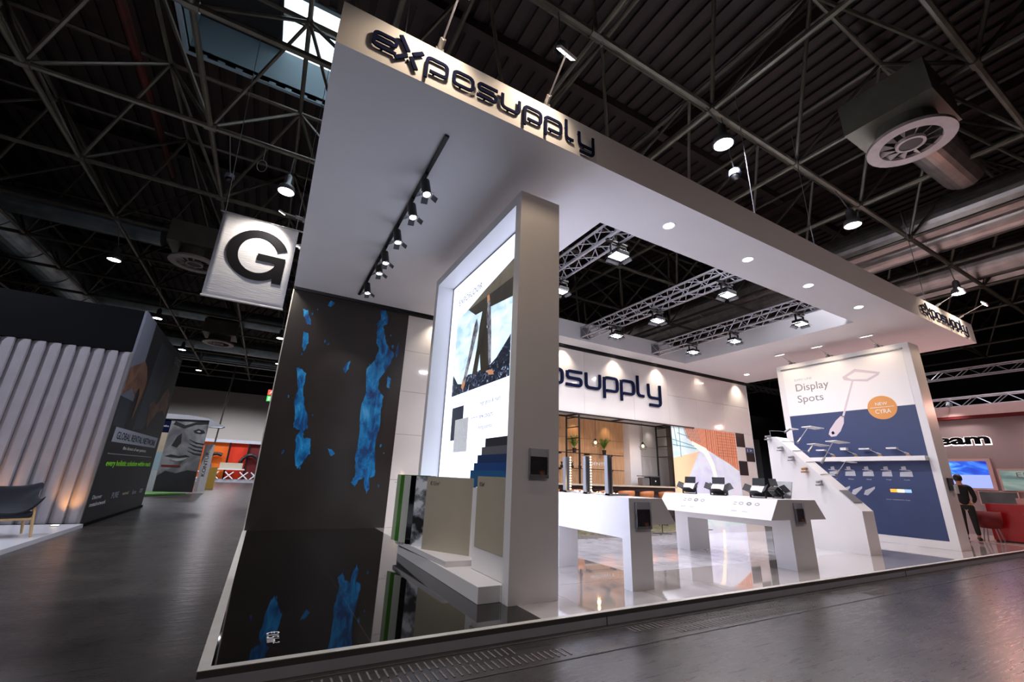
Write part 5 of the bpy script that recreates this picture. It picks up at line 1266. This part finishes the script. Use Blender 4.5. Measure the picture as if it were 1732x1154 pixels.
solo(MB((-3.8, 22.6, 0)).prism([(-4.6, 21.4, 0.02), (-3.1, 23.6, 0.02), (-2.7, 23.8, 0.02), (-3.6, 24.6, 0.02), (-4.8, 24.6, 0.02)], (0, 0, 0.06)), 'green_floor_edge', mat('lime_carpet', '#5f8f4a', 0.7), 'lime green raised floor edge behind the slate wall', 'platform')
solo(MB((-2.6, 30.0, 0)).box(-2.85, -2.25, 30.0, 30.4, 0.0, 1.15), 'ochre_counter', 'ocher', 'ochre yellow counter in the far aisle', 'counter')
# tall lifting mast in front of the far wall
solo(MB((-2.9, 33, 0)).cone((-3.0, 33.0, 0.0), (-2.75, 33.0, 7.6), 0.045, seg=8), 'cable_mast', 'truss', 'thin dark pole rising in front of the far white wall', 'pole')
OB = (-2.4, 43.0, 0)
ob = thing('orange_booth', 'low stage booth with glowing orange and red backdrop at the far end', 'booth', OB)
MB(OB).box(-4.6, -2.75, 43.6, 43.7, 0.25, 3.1).build('orange_backdrop', 'orangeglow', ob, 'orange backdrop section')
MB(OB).box(-2.70, -1.35, 43.6, 43.7, 0.25, 3.1).build('red_backdrop', 'redglow', ob, 'red backdrop section')
MB(OB).box(-1.30, 0.6, 43.6, 43.7, 0.25, 3.1).build('maroon_backdrop', 'maroon', ob, 'maroon backdrop section')
mb = MB(OB)
for x in (-4.65, -2.72, -1.33, 0.15): mb.box(x-0.06, x+0.06, 43.4, 43.55, 0.1, 3.35)
mb.build('post', 'black', ob)
MB(OB).box(-4.7, 0.7, 43.35, 43.5, 3.1, 3.35).build('header_rail', 'lightgrey', ob)
for cx_, m_ in ((-3.5, 'black'), (-1.05, 'black')):
    pts = [(cx_+0.75*math.cos(t_), 43.3, 1.25+0.95*math.sin(t_)) for t_ in [math.radians(-60+ k*24) for k in range(0, 11)]] if cx_ > -2 else [(cx_+0.75*math.cos(t_), 43.3, 1.25+0.95*math.sin(t_)) for t_ in [math.radians(60+ k*24) for k in range(0, 11)]]
    MB(OB).tube(pts, 0.14, 8).build('ring_shape', m_, ob)
MB(OB).box(-4.8, 0.7, 42.4, 43.5, 0.0, 0.22).build('stage_deck', 'lightgrey', ob)
for x in (-4.4, -3.6, -2.6, -1.6, -0.8): MB(OB).cone((x, 42.35, 0.25), (x+0.6, 42.35, 0.8), 0.05, seg=6).cone((x+0.6, 42.35, 0.25), (x, 42.35, 0.8), 0.05, seg=6).build('cross_brace', 'white', ob)
MB(OB).box(-3.5, -1.3, 42.3, 42.9, 0.95, 1.05).build('table_top', 'white', ob)
MB(OB).box(-3.1, -1.5, 42.9, 43.2, 1.05, 1.5).build('sofa_back', 'beige', ob)

# ================================================================== RIGHT NEIGHBOUR BOOTH
solo(MB((19.0, 4, 0)).box(16.25, 26.0, -2.0, 9.6, 0.0, 0.10), 'neighbour_platform', mat('rose_floor', '#d8bcb4', 0.12, coat=0.5), 'glossy pale rose platform of the neighbouring booth', 'platform')
NB = (19.0, 5.0, 0.1)
nb = thing('neighbour_booth_wall', 'rose grey booth wall with glowing letters eam', 'booth', NB)
MB(NB).box(19.0, 19.3, -3.0, 9.5, 0.1, 3.55).build('back_wall', 'pink', nb)
MB(NB).box(18.7, 19.3, -3.0, 9.5, 3.55, 3.85).build('header_beam', 'pinkpale', nb)
MB(NB).box(18.72, 19.0, -3.0, 9.5, 3.47, 3.55).build('red_band', 'darkred', nb)
def ring_text(s, y, z, w, h):
    text(s, 'letter_halo', 'halo', nb, NB, (18.998, y+0.03, z-0.03), (0, -1, 0), (0, 0, 1), w+0.05, h+0.05, 0.004, bold=0.06)
    text(s, 'letters', 'ink', nb, NB, (18.99, y, z), (0, -1, 0), (0, 0, 1), w, h, 0.012, 'black letters with glowing edges', bold=0.045)
ring_text('team', 5.95, 2.70, 1.52, 0.30)
for y in (1.0, 3.0, 5.0, 7.0):
    o = (18.6, y, 3.95); t = thing('stand_spot', 'small spot on the header beam of the rose booth', 'spotlight', o, 'spots on the rose booth header')
    MB(o).box(18.72, 18.78, y-0.02, y+0.02, 3.86, 3.97).box(18.52, 18.78, y-0.02, y+0.02, 3.95, 3.98).build('bracket', 'grey', t)
    MB(o).cone((18.55, y, 3.96), (18.42, y, 3.84), 0.05, seg=12).build('body', 'grey', t)
    light('SPOT', 'stand_spot_light', (18.38, y, 3.80), 75, '#ffb9a8', 0.06, (15.2, y, 2.8), 140, 0.8)
    light('SPOT', 'stand_spot_light', (18.3, y, 3.75), 30, '#ffeae4', 0.06, (18.9, y, 1.5), 120, 0.8)
def wallscreen(y0, y1, z0, z1, name, label, parts):
    o = (18.97, (y0+y1)/2, z0); t = thing(name, label, 'screen', o)
    fr_ = MB(o).box(18.93, 19.0, y0, y1, z0, z1).build('frame', 'pinkpale', t)
    for (a_, b_, c_, d_, m_, nm) in parts: MB(o).box(18.92, 18.93, a_, b_, c_, d_).build(nm, m_, fr_)
wallscreen(4.55, 6.05, 1.34, 2.28, 'wall_screen', 'bright blue wall screen on the rose booth wall', [(4.64, 5.97, 1.80, 2.20, 'screen_blue', 'picture'), (4.64, 5.97, 1.42, 1.80, 'screen_pale', 'lower_picture')])
wallscreen(3.2, 4.47, 1.34, 1.98, 'wall_picture', 'teal landscape picture at the right edge of the photo', [(3.25, 4.42, 1.38, 1.93, 'tealprint', 'picture')])
wallscreen(4.17, 5.0, 0.95, 1.36, 'wall_screen', 'dark screen above the red counter', [(4.2, 4.97, 0.97, 1.32, 'darkscreen', 'picture')])
text('EUR', 'picture_text', 'greytext', [o_ for o_ in COL.objects if o_.name == 'wall_picture'][0], (18.97, 3.835, 1.34), (18.918, 4.1, 1.74), (0, -1, 0), (0, 0, 1), 0.5, 0.14, 0.002)
rcn = thing('red_counter', 'bright red reception counter in the neighbouring booth', 'counter', (17.2, 3.4, 0.1))
MB((17.2, 3.4, 0.1)).box(17.0, 17.6, 1.5, 4.42, 0.13, 1.02).build('counter_body', 'red', rcn)
MB((17.2, 3.4, 0.1)).box(17.02, 17.58, 1.52, 4.40, 0.1, 0.13).build('toe_kick', 'black', rcn)
MB((17.2, 3.4, 0.1)).ball((16.995, 3.70, 0.80), 0.05, 12, (0.2, 1.4, 0.6)).build('counter_logo', 'pinkpale', rcn)
solo(MB((17.1, 3.7, 1.02)).box(17.1, 17.5, 3.2, 3.85, 1.022, 1.18), 'leaflet_box', 'pinkpale', 'pale box on the red counter', 'box')
sf_ = thing('red_armchair', 'dark red armchair between the person and the red counter', 'chair', (16.74, 4.38, 0.1))
MB((16.74, 4.38, 0.1)).lathe([(0.001, 0.30), (0.20, 0.32), (0.25, 0.45), (0.25, 0.72), (0.21, 0.72), (0.20, 0.45), (0.001, 0.44)], (16.74, 4.36, 0.1), 24).build('shell', 'darkred', sf_, smooth=True)
for dx, dy in ((-0.15, -0.15), (0.15, -0.15), (-0.15, 0.15), (0.15, 0.15)): MB((16.74, 4.38, 0.1)).cone((16.74+dx*0.7, 4.36+dy*0.7, 0.42), (16.74+dx, 4.36+dy, 0.1), 0.012, seg=6).build('leg', 'silver', sf_)

# ---- people
def skin_mesh(name, P, E, Rd, material, parent, origin, lv=2):
    me = bpy.data.meshes.new(name); me.from_pydata([Vector(p)-Vector(origin) for p in P], E, []); me.update()
    o = bpy.data.objects.new(name, me); COL.objects.link(o)
    if parent: o.parent = parent
    me.materials.append(M[material])
    md = o.modifiers.new('skin', 'SKIN'); md.use_smooth_shade = True
    sv = me.skin_vertices[0].data
    for i, r in enumerate(Rd): sv[i].radius = r if isinstance(r, tuple) else (r, r)
    sv[0].use_root = True
    sb_ = o.modifiers.new('sub', 'SUBSURF'); sb_.levels = lv; sb_.render_levels = lv
    return o
def person(x, y, z, H, face, label, top='cloth_black', low='cloth_trouser', lean=0.0):
    """standing figure; face = heading angle of the chest; arms slightly bent forward"""
    s = H/1.75; O = (x, y, z); f = Vector((math.cos(face), math.sin(face), 0)); l = Vector((-f.y, f.x, 0)); up = Vector((0, 0, 1)); o = Vector(O)
    def P(a_, b_, c_): return o+(f*(a_+lean*max(0, c_-0.9))+l*b_+up*c_)*s
    t = thing('person', label, 'person', O)
    pts = [P(0, 0, 0.95), P(0, 0, 1.10), P(0, 0, 1.28), P(0, 0, 1.43), P(0.0, 0, 1.50), P(0.02, 0, 1.58), P(0.03, 0, 1.66)]
    rad = [(0.13*s, 0.10*s), (0.12*s, 0.09*s), (0.15*s, 0.10*s), (0.10*s, 0.07*s), 0.05*s, (0.075*s, 0.09*s), (0.07*s, 0.085*s)]
    ed = [(0, 1), (1, 2), (2, 3), (3, 4), (4, 5), (5, 6)]
    for sg in (-1, 1):
        n0 = len(pts)
        pts += [P(0, sg*0.19, 1.40), P(0.02, sg*0.24, 1.12), P(0.20, sg*0.20, 0.98), P(0.28, sg*0.18, 0.99)]
        rad += [0.055*s, 0.042*s, 0.030*s, 0.026*s]; ed += [(3, n0), (n0, n0+1), (n0+1, n0+2), (n0+2, n0+3)]
        h0 = n0+3
        for k in range(4):
            n1 = len(pts); b_ = sg*(0.155+0.018*k); L = (0.075, 0.09, 0.085, 0.07)[k]
            pts += [P(0.30+L*0.5, b_, 0.985), P(0.30+L, b_, 0.96)]; rad += [0.009*s, 0.008*s]; ed += [(h0, n1), (n1, n1+1)]
        n1 = len(pts); pts += [P(0.30, sg*0.135, 1.01), P(0.34, sg*0.12, 1.0)]; rad += [0.011*s, 0.009*s]; ed += [(h0, n1), (n1, n1+1)]
        n0 = len(pts)
        pts += [P(0, sg*0.10, 0.86), P(0.02, sg*0.11, 0.50), P(-0.02, sg*0.12, 0.09), P(0.13, sg*0.13, 0.035)]
        rad += [0.085*s, 0.055*s, 0.038*s, 0.035*s]; ed += [(0, n0), (n0, n0+1), (n0+1, n0+2), (n0+2, n0+3)]
    skin_mesh('body', pts, ed, rad, 'skin', t, O)
    tp = [P(0, 0, 0.86), P(0, 0, 1.10), P(0, 0, 1.28), P(0, 0, 1.43)]; tr = [(0.155*s, 0.12*s), (0.135*s, 0.11*s), (0.165*s, 0.12*s), (0.115*s, 0.085*s)]; te = [(0, 1), (1, 2), (2, 3)]
    for sg in (-1, 1):
        n0 = len(tp); tp += [P(0, sg*0.19, 1.40), P(0.02, sg*0.24, 1.12), P(0.17, sg*0.21, 1.0)]; tr += [0.07*s, 0.055*s, 0.042*s]; te += [(3, n0), (n0, n0+1), (n0+1, n0+2)]
    skin_mesh('sweater', tp, te, tr, top, t, O)
    lp = [P(0, 0, 0.96)]; lr = [(0.15*s, 0.115*s)]; le = []
    for sg in (-1, 1):
        n0 = len(lp); lp += [P(0, sg*0.10, 0.86), P(0.02, sg*0.11, 0.50), P(-0.02, sg*0.12, 0.12)]; lr += [0.10*s, 0.072*s, 0.056*s]; le += [(0, n0), (n0, n0+1), (n0+1, n0+2)]
    skin_mesh('trousers', lp, le, lr, low, t, O)
    for sg in (-1, 1): MB(O).obox(P(0.05, sg*0.125, 0.045), f, l, up, 0.27*s, 0.09*s, 0.08*s).build('shoe', 'black', t, bevel=0.025)
    MB(O).ball(P(0.0, 0, 1.66), 0.105*s, 18, (0.92, 0.92, 1.05)).build('hair', 'hair', t, smooth=True)
    hd = P(0.035, 0, 1.615)
    MB(O).ball(hd, 0.092*s, 18, (0.9, 0.85, 1.2)).build('head', 'skin', t, smooth=True)
    MB(O).ball(P(0.12, 0, 1.615), 0.014*s, 8, (1.2, 1, 1.6)).build('nose', 'skin', t, smooth=True)
    for sg in (-1, 1):
        MB(O).ball(P(0.108, sg*0.03, 1.645), 0.010*s, 8).build('eye', 'black', t)
        MB(O).ball(P(0.03, sg*0.086, 1.62), 0.022*s, 8, (0.7, 0.5, 1.3)).build('ear', 'skin', t, smooth=True)
    MB(O).ball(P(0.108, 0, 1.565), 0.018*s, 8, (0.5, 1.2, 0.3)).build('mouth', 'darkred', t)
    return t
person(16.38, 4.64, 0.10, 1.63, 0.35, 'person in black top and dark trousers, seen from behind at the right', lean=0.05)
person(-2.95, 31.6, 0.0, 1.72, -1.2, 'person in a blue shirt behind the ochre counter in the far aisle', 'cloth_blue', 'cloth_trouser')

# ---- far trusses of other stands on the right
def far_truss(p, q, lb, w=0.3):
    p = Vector(p); q = Vector(q); d = (q-p); L = d.length; d.normalize(); sd2 = d.cross(Vector((0, 0, 1))).normalized()*w/2; up = Vector((0, 0, w/2))
    t = thing('rigging_truss', lb, 'truss', p, 'far rigging trusses of other stands')
    for s1 in (-1, 1):
        for s2 in (-1, 1): MB(p).cone(p+sd2*s1+up*s2, q+sd2*s1+up*s2, 0.025, seg=6).build('chord', 'silver', t)
    mb = MB(p); n = int(L/0.35)
    for i in range(n):
        a_, b_ = p+d*(L*i/n), p+d*(L*(i+1)/n); k = 1 if i % 2 else -1
        for s1 in (-1, 1): mb.cone(a_+sd2*s1+up*k, b_+sd2*s1-up*k, 0.012, seg=5, caps=False)
        mb.cone(a_+sd2*k+up, b_-sd2*k+up, 0.012, seg=5, caps=False)
    mb.build('lacing', 'silver', t)
    for k in (0.2, 0.8):
        c = p+d*L*k
        if c.z < 7.9: MB(p).cone(c+up, (c.x, near_chord(c.y), 8.42), 0.008, seg=5).build('hanger', 'cable', t)
far_truss((20.0, -2.0, 4.15), (20.0, 10, 4.15), 'aluminium truss just above the rose header beam at right')
far_truss((22.5, 0.0, 5.6), (22.5, 12, 5.6), 'aluminium truss below the small corner logo, behind the poster panel')
far_truss((20.5, 9.0, 6.2), (30, 9.0, 6.2), 'cross truss seen under the right tip of the canopy')
far_truss((26, 10, 8.0), (26, 26, 8.0), 'bluish truss seen between the white wall and the poster panel')
far_truss((22, 18, 8.0), (34, 18, 8.0), 'farther cross truss seen between the white wall and the poster panel')
solo(MB((30, 20, 0)).box(21.5, 36, 19.9, 20.3, 0.0, 6.4), 'far_dark_booth', 'darkwall', 'tall dark booth wall seen right of the checkered squares', 'booth')
solo(MB((24, 16, 0)).box(18.5, 26, 15.8, 16.0, 0.0, 3.9), 'far_grey_booth', 'grey', 'grey booth wall seen between the white wall and the sloping fin', 'booth')
for o_ in list(COL.objects):
    if o_.type == 'EMPTY' and 'kind' not in o_: o_.empty_display_type = 'PLAIN_AXES'
